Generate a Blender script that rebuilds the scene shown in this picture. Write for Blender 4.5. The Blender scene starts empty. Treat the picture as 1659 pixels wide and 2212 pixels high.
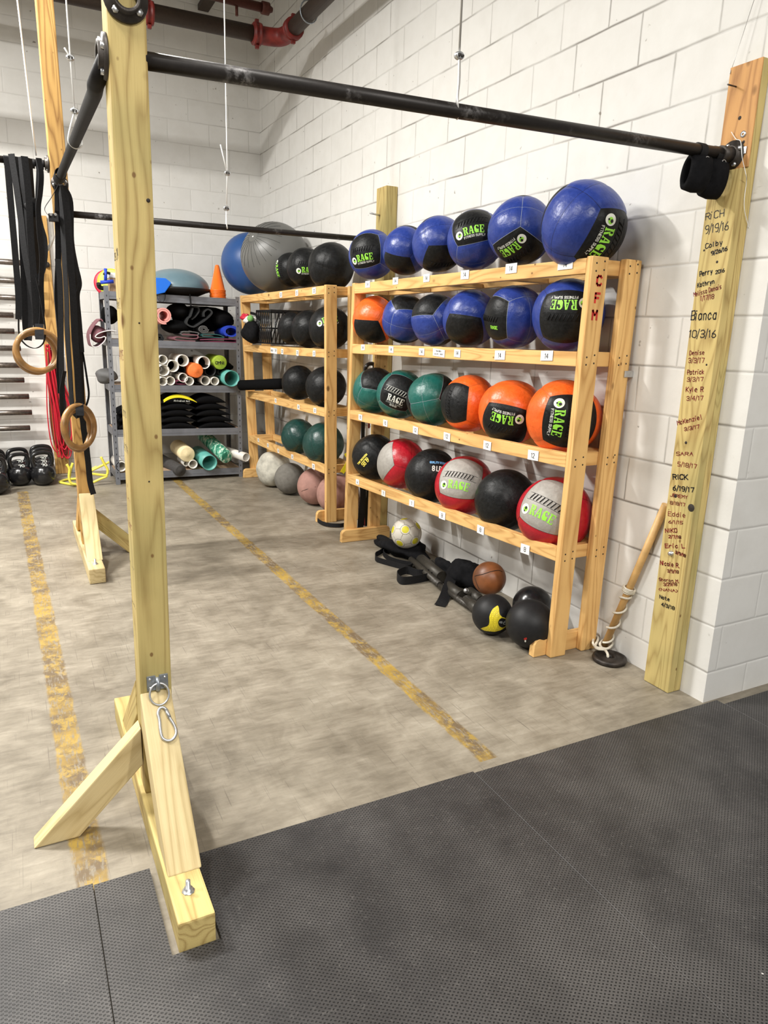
import bpy, bmesh, math, random
from mathutils import Vector, Matrix, Quaternion
PI=math.pi
C=bpy.context.scene.collection
# ---------------------------------------------------------------- camera, world, lights, exposure
W_IMG=1659
cam=bpy.data.objects.new('camera',bpy.data.cameras.new('camera')); C.objects.link(cam)
cam.data.sensor_fit='HORIZONTAL'; cam.data.sensor_width=36; cam.data.lens=36*1536.8/W_IMG
cam.data.clip_start=.05; cam.data.clip_end=60
yaw,pitch,roll=-.480686,-.247455,.0309073
fw=Vector((-math.sin(yaw)*math.cos(pitch),math.cos(yaw)*math.cos(pitch),math.sin(pitch)))
rt=Vector((math.cos(yaw),math.sin(yaw),0)); up=rt.cross(fw)
CR=math.cos(roll)*rt+math.sin(roll)*up; CU=-math.sin(roll)*rt+math.cos(roll)*up; CB=-fw
cam.matrix_world=Matrix(((CR.x,CU.x,CB.x,-2.4503),(CR.y,CU.y,CB.y,0),(CR.z,CU.z,CB.z,1.461),(0,0,0,1)))
S_=bpy.context.scene; S_.camera=cam
S_.view_settings.view_transform='Standard'; S_.view_settings.look='None'; S_.view_settings.gamma=1
S_.view_settings.use_curve_mapping=False; S_.view_settings.exposure=-0.06
wd=bpy.data.worlds.new('world'); S_.world=wd; wd.use_nodes=True
wd.node_tree.nodes['Background'].inputs[0].default_value=(1,.985,.95,1)
wd.node_tree.nodes['Background'].inputs[1].default_value=.24
def area(name,loc,sx,sy,power,target=None,col=(1,.975,.93)):
    l=bpy.data.lights.new(name,'AREA'); l.shape='RECTANGLE'; l.size=sx; l.size_y=sy; l.energy=power; l.color=col
    o=bpy.data.objects.new(name,l); C.objects.link(o); o.location=loc
    if target is not None: o.rotation_euler=(Vector(target)-Vector(loc)).to_track_quat('-Z','Y').to_euler()
    return o
for nm,loc,pw in (('behind',(-2.3,-1.7,4.1),170),('added_wall_end_fill',(-.7,-3.4,4.1),230),('near',(-3.3,1.4,4.1),80),('far',(-2.8,4.3,4.1),112),('left',(-6.0,2.6,4.1),210),('left_far',(-4.2,4.9,4.1),330)):  # the rearmost light is an unseen fill, added to whiten the wall end
    area('hanging_lamp_'+nm,loc,*((1.2,.16) if nm=='left_far' else (.16,1.0)),pw)

# ---------------------------------------------------------------- helpers
def link(name,me,mats,parent=None):
    o=bpy.data.objects.new(name,me); C.objects.link(o)
    for m in (mats if isinstance(mats,(list,tuple)) else [mats]):
        if m.name not in [x.name for x in me.materials if x]: me.materials.append(m)
        else: me.materials.append(m)
    if parent is not None: adopt(o,parent)
    return o
def adopt(o,p):
    o.parent=p; o.matrix_parent_inverse=wm(p).inverted()
def wm(p):
    m=p.matrix_basis.copy()
    if p.parent is not None: m=wm(p.parent)@p.matrix_parent_inverse@m
    return m
def tag(o,label,cat,group=None,kind=None):
    o['label']=label; o['category']=cat
    if group: o['group']=group
    if kind: o['kind']=kind
    return o
def struct(o): o['kind']='structure'; return o
def thing(name,loc,label,cat,group=None):
    o=bpy.data.objects.new(name,None); C.objects.link(o); o.location=loc; o.empty_display_size=.05
    return tag(o,label,cat,group)
def mesh(name,bm,mats,parent=None,smooth=False):
    me=bpy.data.meshes.new(name); bmesh.ops.recalc_face_normals(bm,faces=bm.faces) if not getattr(bm,'keep',0) else None
    bm.to_mesh(me); bm.free()
    if smooth:
        for p in me.polygons: p.use_smooth=True
    return link(name,me,mats,parent)
def box_bm(bm,a,b,mi=0):
    x0,y0,z0=a; x1,y1,z1=b
    v=[bm.verts.new(p) for p in ((x0,y0,z0),(x1,y0,z0),(x1,y1,z0),(x0,y1,z0),(x0,y0,z1),(x1,y0,z1),(x1,y1,z1),(x0,y1,z1))]
    for f in ((0,3,2,1),(4,5,6,7),(0,1,5,4),(1,2,6,5),(2,3,7,6),(3,0,4,7)):
        bm.faces.new([v[i] for i in f]).material_index=mi
    return v
def bevel(bm,w,seg=2):
    bmesh.ops.bevel(bm,geom=bm.edges[:],offset=w,segments=seg,profile=.6,affect='EDGES')
def box(name,a,b,mat,parent=None,bev=.003,seg=2):
    bm=bmesh.new(); box_bm(bm,[min(p,q) for p,q in zip(a,b)],[max(p,q) for p,q in zip(a,b)])
    if bev: bevel(bm,bev,seg)
    return mesh(name,bm,mat,parent)
def plank(name,p0,p1,w,d,mat,parent=None,wdir=(1,0,0),bev=.004,cut0=None,cut1=None):
    """board along p0->p1 (centre line); w = size along wdir, d = other size; long axis is the mesh's local Z"""
    p0=Vector(p0);p1=Vector(p1); z=(p1-p0); L=z.length; z.normalize()
    x=Vector(wdir); x=(x-x.dot(z)*z).normalized(); y=z.cross(x)
    M=Matrix(((x.x,y.x,z.x,p0.x),(x.y,y.y,z.y,p0.y),(x.z,y.z,z.z,p0.z),(0,0,0,1)))
    bm=bmesh.new(); vs=box_bm(bm,(-w/2,-d/2,0),(w/2,d/2,L))
    Mi=M.inverted()
    for cut,idx in ((cut0,range(4)),(cut1,range(4,8))):
        if cut:   # plane (point, normal) in world: slide the end corners along the axis onto it
            pc=Mi@Vector(cut[0]); n=(Mi.to_3x3()@Vector(cut[1]))
            for i in idx:
                v=vs[i].co; v.z=pc.z-((v.x-pc.x)*n.x+(v.y-pc.y)*n.y)/n.z
    if bev: bevel(bm,bev,2)
    me=bpy.data.meshes.new(name); bm.to_mesh(me); bm.free(); me.materials.append(mat)
    o=bpy.data.objects.new(name,me); C.objects.link(o); o.matrix_world=M; o.matrix_basis=M
    if parent is not None: adopt(o,parent)
    return o
def frames(pts,closed=False):
    n=len(pts); T=[]
    for i in range(n):
        a=pts[(i-1)%n] if (closed or i>0) else pts[i]; b=pts[(i+1)%n] if (closed or i<n-1) else pts[i]
        T.append((b-a).normalized())
    ref=Vector((0,0,1)) if abs(T[0].z)<.9 else Vector((1,0,0))
    N=[(ref-ref.dot(T[0])*T[0]).normalized()]
    for i in range(1,n):
        v=N[-1]-N[-1].dot(T[i])*T[i]; N.append(v.normalized() if v.length>1e-6 else N[-1])
    return T,N
def smooth_path(pts,k=6,closed=False):
    P=[Vector(p) for p in pts]; n=len(P); out=[]
    rng=range(n if closed else n-1)
    for i in rng:
        g=lambda j:P[j%n] if closed else P[max(0,min(n-1,j))]
        a,b,c,d=g(i-1),g(i),g(i+1),g(i+2)
        for t in range(k):
            t/=k; out.append(.5*((2*b)+(c-a)*t+(2*a-5*b+4*c-d)*t*t+(3*b-a-3*c+d)*t**3))
    if not closed: out.append(P[-1])
    return out
def tube_bm(bm,pts,r,seg=12,closed=False,caps=True,mi=0,flat=1.0):
    pts=[Vector(p) for p in pts]; T,N=frames(pts,closed); rings=[]
    for i,p in enumerate(pts):
        B=T[i].cross(N[i]); rr=r[i] if isinstance(r,(list,tuple)) else r
        rings.append([bm.verts.new(p+rr*(math.cos(2*PI*j/seg)*N[i]+flat*math.sin(2*PI*j/seg)*B)) for j in range(seg)])
    m=len(rings)
    for i in range(m if closed else m-1):
        a,b=rings[i],rings[(i+1)%m]
        for j in range(seg):
            f=bm.faces.new((a[j],a[(j+1)%seg],b[(j+1)%seg],b[j])); f.material_index=mi; f.smooth=True
    if caps and not closed:
        bm.faces.new(rings[0][::-1]).material_index=mi; bm.faces.new(rings[-1]).material_index=mi
def tube(name,pts,r,mat,parent=None,seg=14,closed=False,caps=True,flat=1.0):
    bm=bmesh.new(); tube_bm(bm,pts,r,seg,closed,caps,0,flat); return mesh(name,bm,mat,parent)
def lathe_bm(bm,prof,M=Matrix(),seg=32,mi=0,smooth=True):
    rings=[]
    for r,z in prof:
        if r<1e-6: rings.append([bm.verts.new(M@Vector((0,0,z)))]*seg)
        else: rings.append([bm.verts.new(M@Vector((r*math.cos(2*PI*j/seg),r*math.sin(2*PI*j/seg),z))) for j in range(seg)])
    for a,b in zip(rings,rings[1:]):
        for j in range(seg):
            k=(j+1)%seg; q=[a[j],a[k],b[k],b[j]]; u=[]
            for v in q:
                if v not in u: u.append(v)
            if len(u)>2:
                try: f=bm.faces.new(u); f.material_index=mi; f.smooth=smooth
                except ValueError: pass
def axisM(p,d,upv=None):
    z=Vector(d).normalized(); u=Vector(upv) if upv is not None else (Vector((0,0,1)) if abs(z.z)<.9 else Vector((0,1,0)))
    y=(u-u.dot(z)*z).normalized(); x=y.cross(z)
    return Matrix(((x.x,y.x,z.x,p[0]),(x.y,y.y,z.y,p[1]),(x.z,y.z,z.z,p[2]),(0,0,0,1)))
def lathe(name,prof,M,mat,parent=None,seg=32):
    bm=bmesh.new(); lathe_bm(bm,prof,M,seg); return mesh(name,bm,mat,parent)
def ribbon(name,pts,w,mat,parent=None,wdir=(1,0,0),th=.0022,k=6,twist=None):
    P_=smooth_path(pts,k); bm=bmesh.new(); prev=None; n=len(P_)
    for i,p in enumerate(P_):
        a=P_[max(0,i-1)];b=P_[min(n-1,i+1)]; t=(b-a).normalized()
        wd_=Vector(wdir)
        if twist: wd_=Matrix.Rotation(twist(i/(n-1)),3,t)@wd_
        x=(wd_-wd_.dot(t)*t); x=x.normalized() if x.length>.05 else (prev[1] if prev else Vector((1,0,0)))
        nrm=t.cross(x)
        ring=[bm.verts.new(p+x*w/2*s+nrm*th/2*q) for s,q in ((-1,-1),(1,-1),(1,1),(-1,1))]
        if prev:
            for j in range(4): bm.faces.new((prev[0][j],prev[0][(j+1)%4],ring[(j+1)%4],ring[j]))
        else: bm.faces.new(ring[::-1])
        prev=(ring,x)
    bm.faces.new(prev[0])
    return mesh(name,bm,mat,parent)

# ---------------------------------------------------------------- materials
def new_mat(name):
    m=bpy.data.materials.new(name); m.use_nodes=True; nt=m.node_tree
    return m,nt,nt.nodes['Principled BSDF']
class NT:
    def __init__(s,nt): s.nt=nt
    def n(s,t,**k):
        o=s.nt.nodes.new(t)
        for a,b in k.items():
            if a.startswith('i_'):
                key=a[2:]; o.inputs[int(key) if key.isdigit() else key.replace('_',' ')].default_value=b
            else: setattr(o,a,b)
        return o
    def l(s,a,b): s.nt.links.new(a,b)
    def val(s,sock,v):
        if hasattr(v,'links') or hasattr(v,'is_linked'): s.l(v,sock)
        else: sock.default_value=v
    def m(s,op,a,b=0.0,c=None,clamp=False):
        o=s.nt.nodes.new('ShaderNodeMath'); o.operation=op; o.use_clamp=clamp
        s.val(o.inputs[0],a); s.val(o.inputs[1],b)
        if c is not None: s.val(o.inputs[2],c)
        return o.outputs[0]
    def mix(s,f,a,b,blend='MIX'):
        o=s.nt.nodes.new('ShaderNodeMix'); o.data_type='RGBA'; o.blend_type=blend
        s.val(o.inputs[0],f)
        for sk,v in ((o.inputs[6],a),(o.inputs[7],b)):
            if hasattr(v,'is_linked'): s.l(v,sk)
            else: sk.default_value=(*v,1) if len(v)==3 else v
        return o.outputs[2]
    def ramp(s,f,stops):
        o=s.nt.nodes.new('ShaderNodeValToRGB'); s.l(f,o.inputs[0]); e=o.color_ramp.elements
        while len(e)<len(stops): e.new(.5)
        for x,(p,c) in zip(e,stops): x.position=p; x.color=(c,c,c,1) if isinstance(c,(int,float)) else (*c,1)
        return o.outputs[0]
    def noise(s,vec,scale,detail=3,rough=.55,dist=0):
        o=s.n('ShaderNodeTexNoise'); o.inputs['Scale'].default_value=scale; o.inputs['Detail'].default_value=detail
        o.inputs['Roughness'].default_value=rough; o.inputs['Distortion'].default_value=dist
        if vec is not None: s.l(vec,o.inputs['Vector'])
        return o.outputs[0]
    def bump(s,h,strength,dist,nrm=None):
        o=s.n('ShaderNodeBump'); o.inputs['Strength'].default_value=strength; o.inputs['Distance'].default_value=dist
        s.l(h,o.inputs['Height'])
        if nrm is not None: s.l(nrm,o.inputs['Normal'])
        return o.outputs[0]
def simple(name,col,rough=.5,metal=0,spec=.5,noise=0,nscale=30,bump=0,coat=0):
    m,nt,b=new_mat(name); q=NT(nt)
    b.inputs['Roughness'].default_value=rough; b.inputs['Metallic'].default_value=metal
    b.inputs['Specular IOR Level'].default_value=spec; b.inputs['Coat Weight'].default_value=coat
    b.inputs['Base Color'].default_value=(*col,1)
    tc=q.n('ShaderNodeTexCoord')
    nz=q.noise(tc.outputs['Object'],nscale,4)
    if noise:
        lo=tuple(c*(1-noise) for c in col); hi=tuple(min(1,c*(1+noise)) for c in col)
        q.l(q.ramp(nz,[(.3,lo),(.7,hi)]),b.inputs['Base Color'])
    if bump: q.l(q.bump(nz,bump,.004),b.inputs['Normal'])
    return m
def wood(name,light,dark,knot=(.16,.07,.02),ring=30.0,rough=.62,contrast=1.0,knots=True,tint=None):
    m,nt,b=new_mat(name); q=NT(nt); tc=q.n('ShaderNodeTexCoord'); oi=q.n('ShaderNodeObjectInfo')
    off=q.n('ShaderNodeVectorMath',operation='SCALE'); q.l(oi.outputs['Random'],off.inputs['Scale']); off.inputs[0].default_value=(3.1,4.7,9.3)
    ad=q.n('ShaderNodeVectorMath',operation='ADD'); q.l(tc.outputs['Object'],ad.inputs[0]); q.l(off.outputs[0],ad.inputs[1])
    mp=q.n('ShaderNodeMapping'); mp.inputs['Scale'].default_value=(1,1,.11); q.l(ad.outputs[0],mp.inputs[0]); v=mp.outputs[0]
    big=q.noise(v,7,2,.5,.4)
    rings=q.m('FRACT',q.m('MULTIPLY',big,ring))
    tri=q.m('ABSOLUTE',q.m('SUBTRACT',rings,.5)); tri=q.m('MULTIPLY',tri,2)
    late=q.m('POWER',tri,2.2)
    mp2=q.n('ShaderNodeMapping'); mp2.inputs['Scale'].default_value=(1,1,.03); q.l(ad.outputs[0],mp2.inputs[0])
    fib=q.noise(mp2.outputs[0],260,3,.6)
    blot=q.noise(ad.outputs[0],6,3,.6)
    f=q.m('ADD',q.m('MULTIPLY',late,.75*contrast),q.m('MULTIPLY',q.m('SUBTRACT',fib,.5),.5))
    f=q.m('ADD',f,q.m('MULTIPLY',q.m('SUBTRACT',blot,.5),.55),clamp=True)
    col=q.mix(f,light,dark)
    if tint: col=q.mix(q.ramp(q.noise(ad.outputs[0],3,2,.5),[(.45,0.),(.7,.6)]),col,tint)
    if knots:
        mk=q.n('ShaderNodeMapping'); mk.inputs['Scale'].default_value=(1,1,.6); q.l(ad.outputs[0],mk.inputs[0])
        vo=q.n('ShaderNodeTexVoronoi'); vo.inputs['Scale'].default_value=5.0; q.l(mk.outputs[0],vo.inputs['Vector'])
        col=q.mix(q.ramp(vo.outputs['Distance'],[(.05,.9),(.085,0.)]),col,knot)
    v2=q.n('ShaderNodeTexVoronoi'); v2.inputs['Scale'].default_value=17; mk2=q.n('ShaderNodeMapping'); mk2.inputs['Scale'].default_value=(1,1,.7); q.l(ad.outputs[0],mk2.inputs[0]); q.l(mk2.outputs[0],v2.inputs['Vector'])
    sp=q.m('MULTIPLY',q.ramp(v2.outputs['Distance'],[(.06,1.),(.10,0.)]),q.ramp(v2.outputs['Color'],[(.5,0.),(.55,1.)]))
    if knots: col=q.mix(q.m('MULTIPLY',sp,.8),col,knot)
    q.l(col,b.inputs['Base Color']); b.inputs['Roughness'].default_value=rough; b.inputs['Specular IOR Level'].default_value=.3
    q.l(q.bump(q.m('ADD',fib,q.m('MULTIPLY',late,.4)),.25,.002),b.inputs['Normal'])
    return m
M={}
M['pine']=wood('treated_pine',(.60,.465,.185),(.27,.16,.045),ring=15,contrast=.85,knots=True,tint=(.37,.33,.13))
M['pine_pale']=wood('pale_pine',(.62,.50,.27),(.34,.235,.09),ring=11,contrast=.7,knots=False)
M['pine_brown']=wood('brown_pine',(.62,.37,.12),(.23,.10,.026),ring=16,contrast=1.0)
M['rack']=wood('rack_lumber',(.78,.49,.19),(.44,.205,.055),ring=11,contrast=.8)
M['pine_red']=wood('reddish_pine',(.62,.33,.12),(.30,.13,.045),ring=10,contrast=.9)
M['steel_pipe']=None
def pipe_mat(name,base=(.022,.019,.018),chalk=.0,rough=.42):
    m,nt,b=new_mat(name); q=NT(nt); tc=q.n('ShaderNodeTexCoord')
    nz=q.noise(tc.outputs['Object'],4,5,.65); nz2=q.noise(tc.outputs['Object'],60,4,.7)
    f=q.m('MULTIPLY',q.ramp(nz,[(.56,0.),(.72,1.)]),q.ramp(nz2,[(.42,0.),(.62,1.)]))
    col=q.mix(q.m('MULTIPLY',f,chalk),q.mix(nz2,base,tuple(c*2.2 for c in base)),(.62,.6,.6))
    q.l(col,b.inputs['Base Color']); b.inputs['Metallic'].default_value=.3; b.inputs['Specular IOR Level'].default_value=.35; b.inputs['Roughness'].default_value=rough
    q.l(q.bump(nz2,.15,.002),b.inputs['Normal'])
    return m
M['pipe']=pipe_mat('black_iron_pipe',(.013,.011,.010),chalk=.45)
M['pipe_dark']=simple('dull_black_pipe',(.010,.009,.009),.6,0,.15,noise=.4,nscale=30)
M['pipe_ceiling']=pipe_mat('sprinkler_pipe',(.03,.02,.014),0,.5)
M['pipe_brown']=pipe_mat('brown_primer_pipe',(.06,.018,.012),0,.55)
M['clamp_red']=simple('red_coupling',(.16,.012,.008),.5,noise=.4,nscale=20)
M['iron']=simple('cast_iron',(.06,.052,.046),.5,.6,noise=.3,nscale=40,bump=.2)
M['zinc']=simple('zinc',(.62,.63,.64),.35,.9,noise=.15,nscale=60)
M['galv']=simple('galvanised_plate',(.33,.36,.39),.42,.75,noise=.2,nscale=80)
M['steel_wire']=simple('steel_cable',(.55,.54,.52),.4,.6)
M['cable_white']=simple('pale_cable',(.8,.8,.78),.5,.2)
M['shelf']=simple('grey_shelf_steel',(.19,.20,.225),.42,.35,noise=.12,nscale=12)
M['shelf_dark']=simple('dark_shelf_steel',(.035,.035,.04),.5,.3)
M['particle']=simple('particle_board',(.42,.29,.19),.8,noise=.2,nscale=60)
M['strap']=simple('black_webbing',(.009,.009,.010),.7,spec=.25,noise=.3,nscale=120,bump=.2)
M['black_cloth']=simple('black_cloth',(.008,.008,.009),.9,spec=.1,noise=.3,nscale=40,bump=.5)
M['black_rubber']=simple('black_rubber',(.011,.011,.012),.5,spec=.3,noise=.2,nscale=50)
M['black_foam']=simple('black_foam',(.006,.006,.0065),.95,spec=.06)
M['black_gloss']=simple('black_gloss_paint',(.010,.010,.011),.22,spec=.55,noise=.4,nscale=25,bump=.08)
M['ring_wood']=simple('birch_ring',(.30,.155,.048),.35,noise=.35,nscale=18,coat=.2)
M['red_cord']=simple('red_cord',(.55,.012,.03),.4)
M['yellow_pvc']=simple('yellow_plastic',(.85,.75,.10),.4)
M['white_pvc']=simple('white_pvc',(.82,.79,.72),.4,noise=.06)
M['teal']=simple('teal_plastic',(.12,.42,.37),.45,noise=.1)
M['orange_foam']=simple('orange_foam',(.9,.2,.04),.7,noise=.08,nscale=60)
M['lime_foam']=simple('lime_foam',(.30,.42,.03),.7,noise=.15,nscale=60)
M['cream_foam']=simple('cream_foam',(.82,.70,.42),.75,noise=.1,nscale=50)
M['grey_foam']=simple('dark_grey_foam',(.05,.047,.045),.85,noise=.2,nscale=50,bump=.3)
M['cone']=simple('orange_cone',(.95,.19,.02),.35)
M['dome']=simple('teal_grey_dome',(.14,.22,.26),.3,noise=.08,nscale=8)
M['blue_plastic']=simple('blue_plastic',(.01,.16,.75),.4)
M['pink_mat']=simple('pink_mat',(.85,.36,.32),.7)
M['mauve_mat']=simple('mauve_mat',(.22,.09,.11),.75)
M['white_edge']=simple('white_edge',(.75,.72,.70),.6)
M['maroon_mat']=simple('maroon_mat',(.17,.03,.07),.75)
M['blue_mat']=simple('blue_mat',(.02,.06,.55),.6)
M['green_mat']=simple('green_mat',(.02,.10,.10),.7)
M['grey_mat']=simple('grey_mat',(.13,.13,.13),.8)
M['dkgrey_mat']=simple('dark_grey_mat',(.024,.026,.028),.8)
M['paper']=simple('white_paper',(.85,.85,.84),.7)
M['ink']=simple('black_ink',(.01,.01,.012),.5)
M['ink_red']=simple('red_marker',(.22,.015,.015),.5)
M['paint_red']=simple('red_paint',(.55,.02,.015),.45,noise=.35,nscale=40)
M['screw']=simple('dark_screw_hole',(.02,.012,.008),.7)
M['green_logo']=simple('lime_print',(.33,.80,.07),.5)
M['white_print']=simple('white_print',(.78,.80,.74),.5)
M['grey_print']=simple('grey_print',(.35,.37,.36),.5)
M['blue_print']=simple('blue_print',(.16,.42,.75),.5)
M['yellow_print']=simple('yellow_print',(.85,.72,.12),.5)
M['yellow']=simple('yellow_fabric',(.92,.78,.02),.5)
M['leather']=simple('brown_leather',(.20,.068,.022),.42,noise=.45,nscale=9,bump=.15)
M['rope']=simple('white_rope',(.70,.66,.56),.8,noise=.15,nscale=200)
M['bamboo']=simple('bamboo_stick',(.60,.37,.14),.45,noise=.18,nscale=14)
M['plate']=simple('rusty_plate',(.045,.038,.033),.5,.5,noise=.6,nscale=25,bump=.4)
M['ex_blue']=simple('blue_exercise_ball',(.018,.075,.25),.42,noise=.1,nscale=6)
M['stone_white']=simple('whitewashed_stone',(.50,.48,.41),.9,noise=.3,nscale=14,bump=.6)
M['stone_grey']=simple('grey_stone',(.17,.16,.14),.9,noise=.15,nscale=30,bump=.3)
M['stone_pink']=simple('pink_stone',(.37,.20,.165),.8,noise=.2,nscale=12,bump=.2)
M['barbell']=simple('barbell_steel',(.20,.17,.15),.35,.8,noise=.3,nscale=50)
M['chalk']=simple('chalk',(.8,.78,.74),.95)

def vinyl(name,col,rough=.33,wr=1.0,spec=.5,mott=.12):
    m,nt,b=new_mat(name); q=NT(nt); tc=q.n('ShaderNodeTexCoord'); oi=q.n('ShaderNodeObjectInfo')
    ad=q.n('ShaderNodeVectorMath',operation='ADD'); q.l(tc.outputs['Object'],ad.inputs[0]); q.l(oi.outputs['Random'],ad.inputs[1]); v=ad.outputs[0]
    a=q.noise(v,2.2,4,.6); c=q.noise(v,9,4,.65,.6); d=q.noise(v,40,3,.6)
    lo=tuple(x*(1-mott) for x in col); hi=tuple(min(1,x*(1+mott)+.006) for x in col)
    q.l(q.ramp(c,[(.3,lo),(.7,hi)]),b.inputs['Base Color'])
    q.l(q.m('ADD',rough-.08,q.m('MULTIPLY',c,.2)),b.inputs['Roughness']); b.inputs['Specular IOR Level'].default_value=spec
    h=q.m('ADD',q.m('MULTIPLY',a,1.0),q.m('ADD',q.m('MULTIPLY',c,.05),q.m('MULTIPLY',d,.006)))
    q.l(q.bump(h,.5*wr,.010),b.inputs['Normal'])
    return m
M['v_blue']=vinyl('blue_vinyl',(.014,.038,.235))
M['v_orange']=vinyl('orange_vinyl',(.85,.125,.012))
M['v_green']=vinyl('green_vinyl',(.006,.105,.085))
M['v_dkgreen']=vinyl('dark_green_vinyl',(.006,.045,.038))
M['v_red']=vinyl('red_vinyl',(.42,.004,.016))
M['v_grey']=vinyl('grey_vinyl',(.36,.34,.31),.5)
M['v_black']=vinyl('black_vinyl',(.006,.0065,.007),.40,spec=.22,mott=.3)
M['st_white']=simple('pale_stitching',(.32,.36,.42),.6)
M['st_dark']=simple('dark_stitching',(.004,.005,.02),.6)
M['st_orange']=simple('orange_stitching',(.35,.06,.01),.6)
M['st_black']=simple('black_seam',(.004,.004,.004),.6)

# painted concrete block: horizontal joints at z0-k*h, staggered vertical joints
def cmu(name,axis,z0,h,u0,per,jump=None,JS=.92,FS=(.43,.62),LW=.0030):
    m,nt,b=new_mat(name); q=NT(nt); g=q.n('ShaderNodeNewGeometry'); pos=g.outputs['Position']
    sx=q.n('ShaderNodeSeparateXYZ')
    # wobble of the joint lines
    nz=q.n('ShaderNodeTexNoise'); nz.inputs['Scale'].default_value=3.2; nz.inputs['Detail'].default_value=5; q.l(pos,nz.inputs['Vector'])
    sb=q.n('ShaderNodeVectorMath',operation='SUBTRACT'); q.l(nz.outputs['Color'],sb.inputs[0]); sb.inputs[1].default_value=(.5,.5,.5)
    sc=q.n('ShaderNodeVectorMath',operation='SCALE'); q.l(sb.outputs[0],sc.inputs[0]); sc.inputs['Scale'].default_value=.014
    ad=q.n('ShaderNodeVectorMath',operation='ADD'); q.l(pos,ad.inputs[0]); q.l(sc.outputs[0],ad.inputs[1]); q.l(ad.outputs[0],sx.inputs[0])
    u=sx.outputs[axis]; z=sx.outputs[2]
    if jump is not None: u=q.m('ADD',u,q.m('MULTIPLY',q.m('GREATER_THAN',u,jump[0]),jump[1]))
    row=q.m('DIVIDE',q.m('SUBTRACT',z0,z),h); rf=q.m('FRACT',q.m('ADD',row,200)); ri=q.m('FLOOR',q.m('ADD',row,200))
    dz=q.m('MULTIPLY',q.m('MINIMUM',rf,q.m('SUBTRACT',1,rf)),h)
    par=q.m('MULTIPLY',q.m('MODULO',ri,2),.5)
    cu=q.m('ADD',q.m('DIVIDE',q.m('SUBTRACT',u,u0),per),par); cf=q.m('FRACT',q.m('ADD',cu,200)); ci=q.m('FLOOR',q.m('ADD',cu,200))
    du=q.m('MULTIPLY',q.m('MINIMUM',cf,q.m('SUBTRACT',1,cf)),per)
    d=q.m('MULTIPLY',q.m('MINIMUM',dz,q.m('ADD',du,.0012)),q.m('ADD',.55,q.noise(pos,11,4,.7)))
    fade=q.noise(pos,1.7,3,.6)
    gro=q.ramp(d,[(0,0.),(.0075,.9),(.012,1.)])
    # block id random
    cb=q.n('ShaderNodeCombineXYZ'); q.l(ri,cb.inputs[0]); q.l(ci,cb.inputs[1]); wn=q.n('ShaderNodeTexWhiteNoise'); wn.noise_dimensions='2D'; q.l(cb.outputs[0],wn.inputs[0])
    fine=q.noise(pos,45,5,.7); mid=q.noise(pos,8,4,.6)
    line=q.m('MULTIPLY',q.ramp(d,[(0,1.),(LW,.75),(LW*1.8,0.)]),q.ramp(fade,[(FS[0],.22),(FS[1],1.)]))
    specks=q.m('MULTIPLY',q.ramp(q.noise(pos,26,2,.5),[(.70,0.),(.74,1.)]),q.ramp(q.noise(pos,5,2,.5),[(.5,0.),(.6,.7)]))
    base=q.mix(q.m('MULTIPLY',wn.outputs[0],.55),(.755,.745,.715),(.69,.68,.65))
    base=q.mix(q.ramp(mid,[(.4,0.),(.75,.5)]),base,(.65,.635,.595))
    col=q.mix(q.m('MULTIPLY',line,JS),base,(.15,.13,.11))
    col=q.mix(specks,col,(.16,.13,.10))
    q.l(col,b.inputs['Base Color']); b.inputs['Roughness'].default_value=.6; b.inputs['Specular IOR Level'].default_value=.35
    h1=q.m('ADD',q.m('MULTIPLY',gro,1.0),q.m('ADD',q.m('MULTIPLY',fine,.22),q.m('MULTIPLY',mid,.45)))
    q.l(q.bump(h1,.5,.0045),b.inputs['Normal'])
    return m
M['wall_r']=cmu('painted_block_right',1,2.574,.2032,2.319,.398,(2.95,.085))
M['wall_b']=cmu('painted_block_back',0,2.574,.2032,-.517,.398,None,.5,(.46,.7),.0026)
M['wall_e']=cmu('painted_block_end',0,2.574,.2032,.25,.398,None,.35,(.5,.7),.002)

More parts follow.
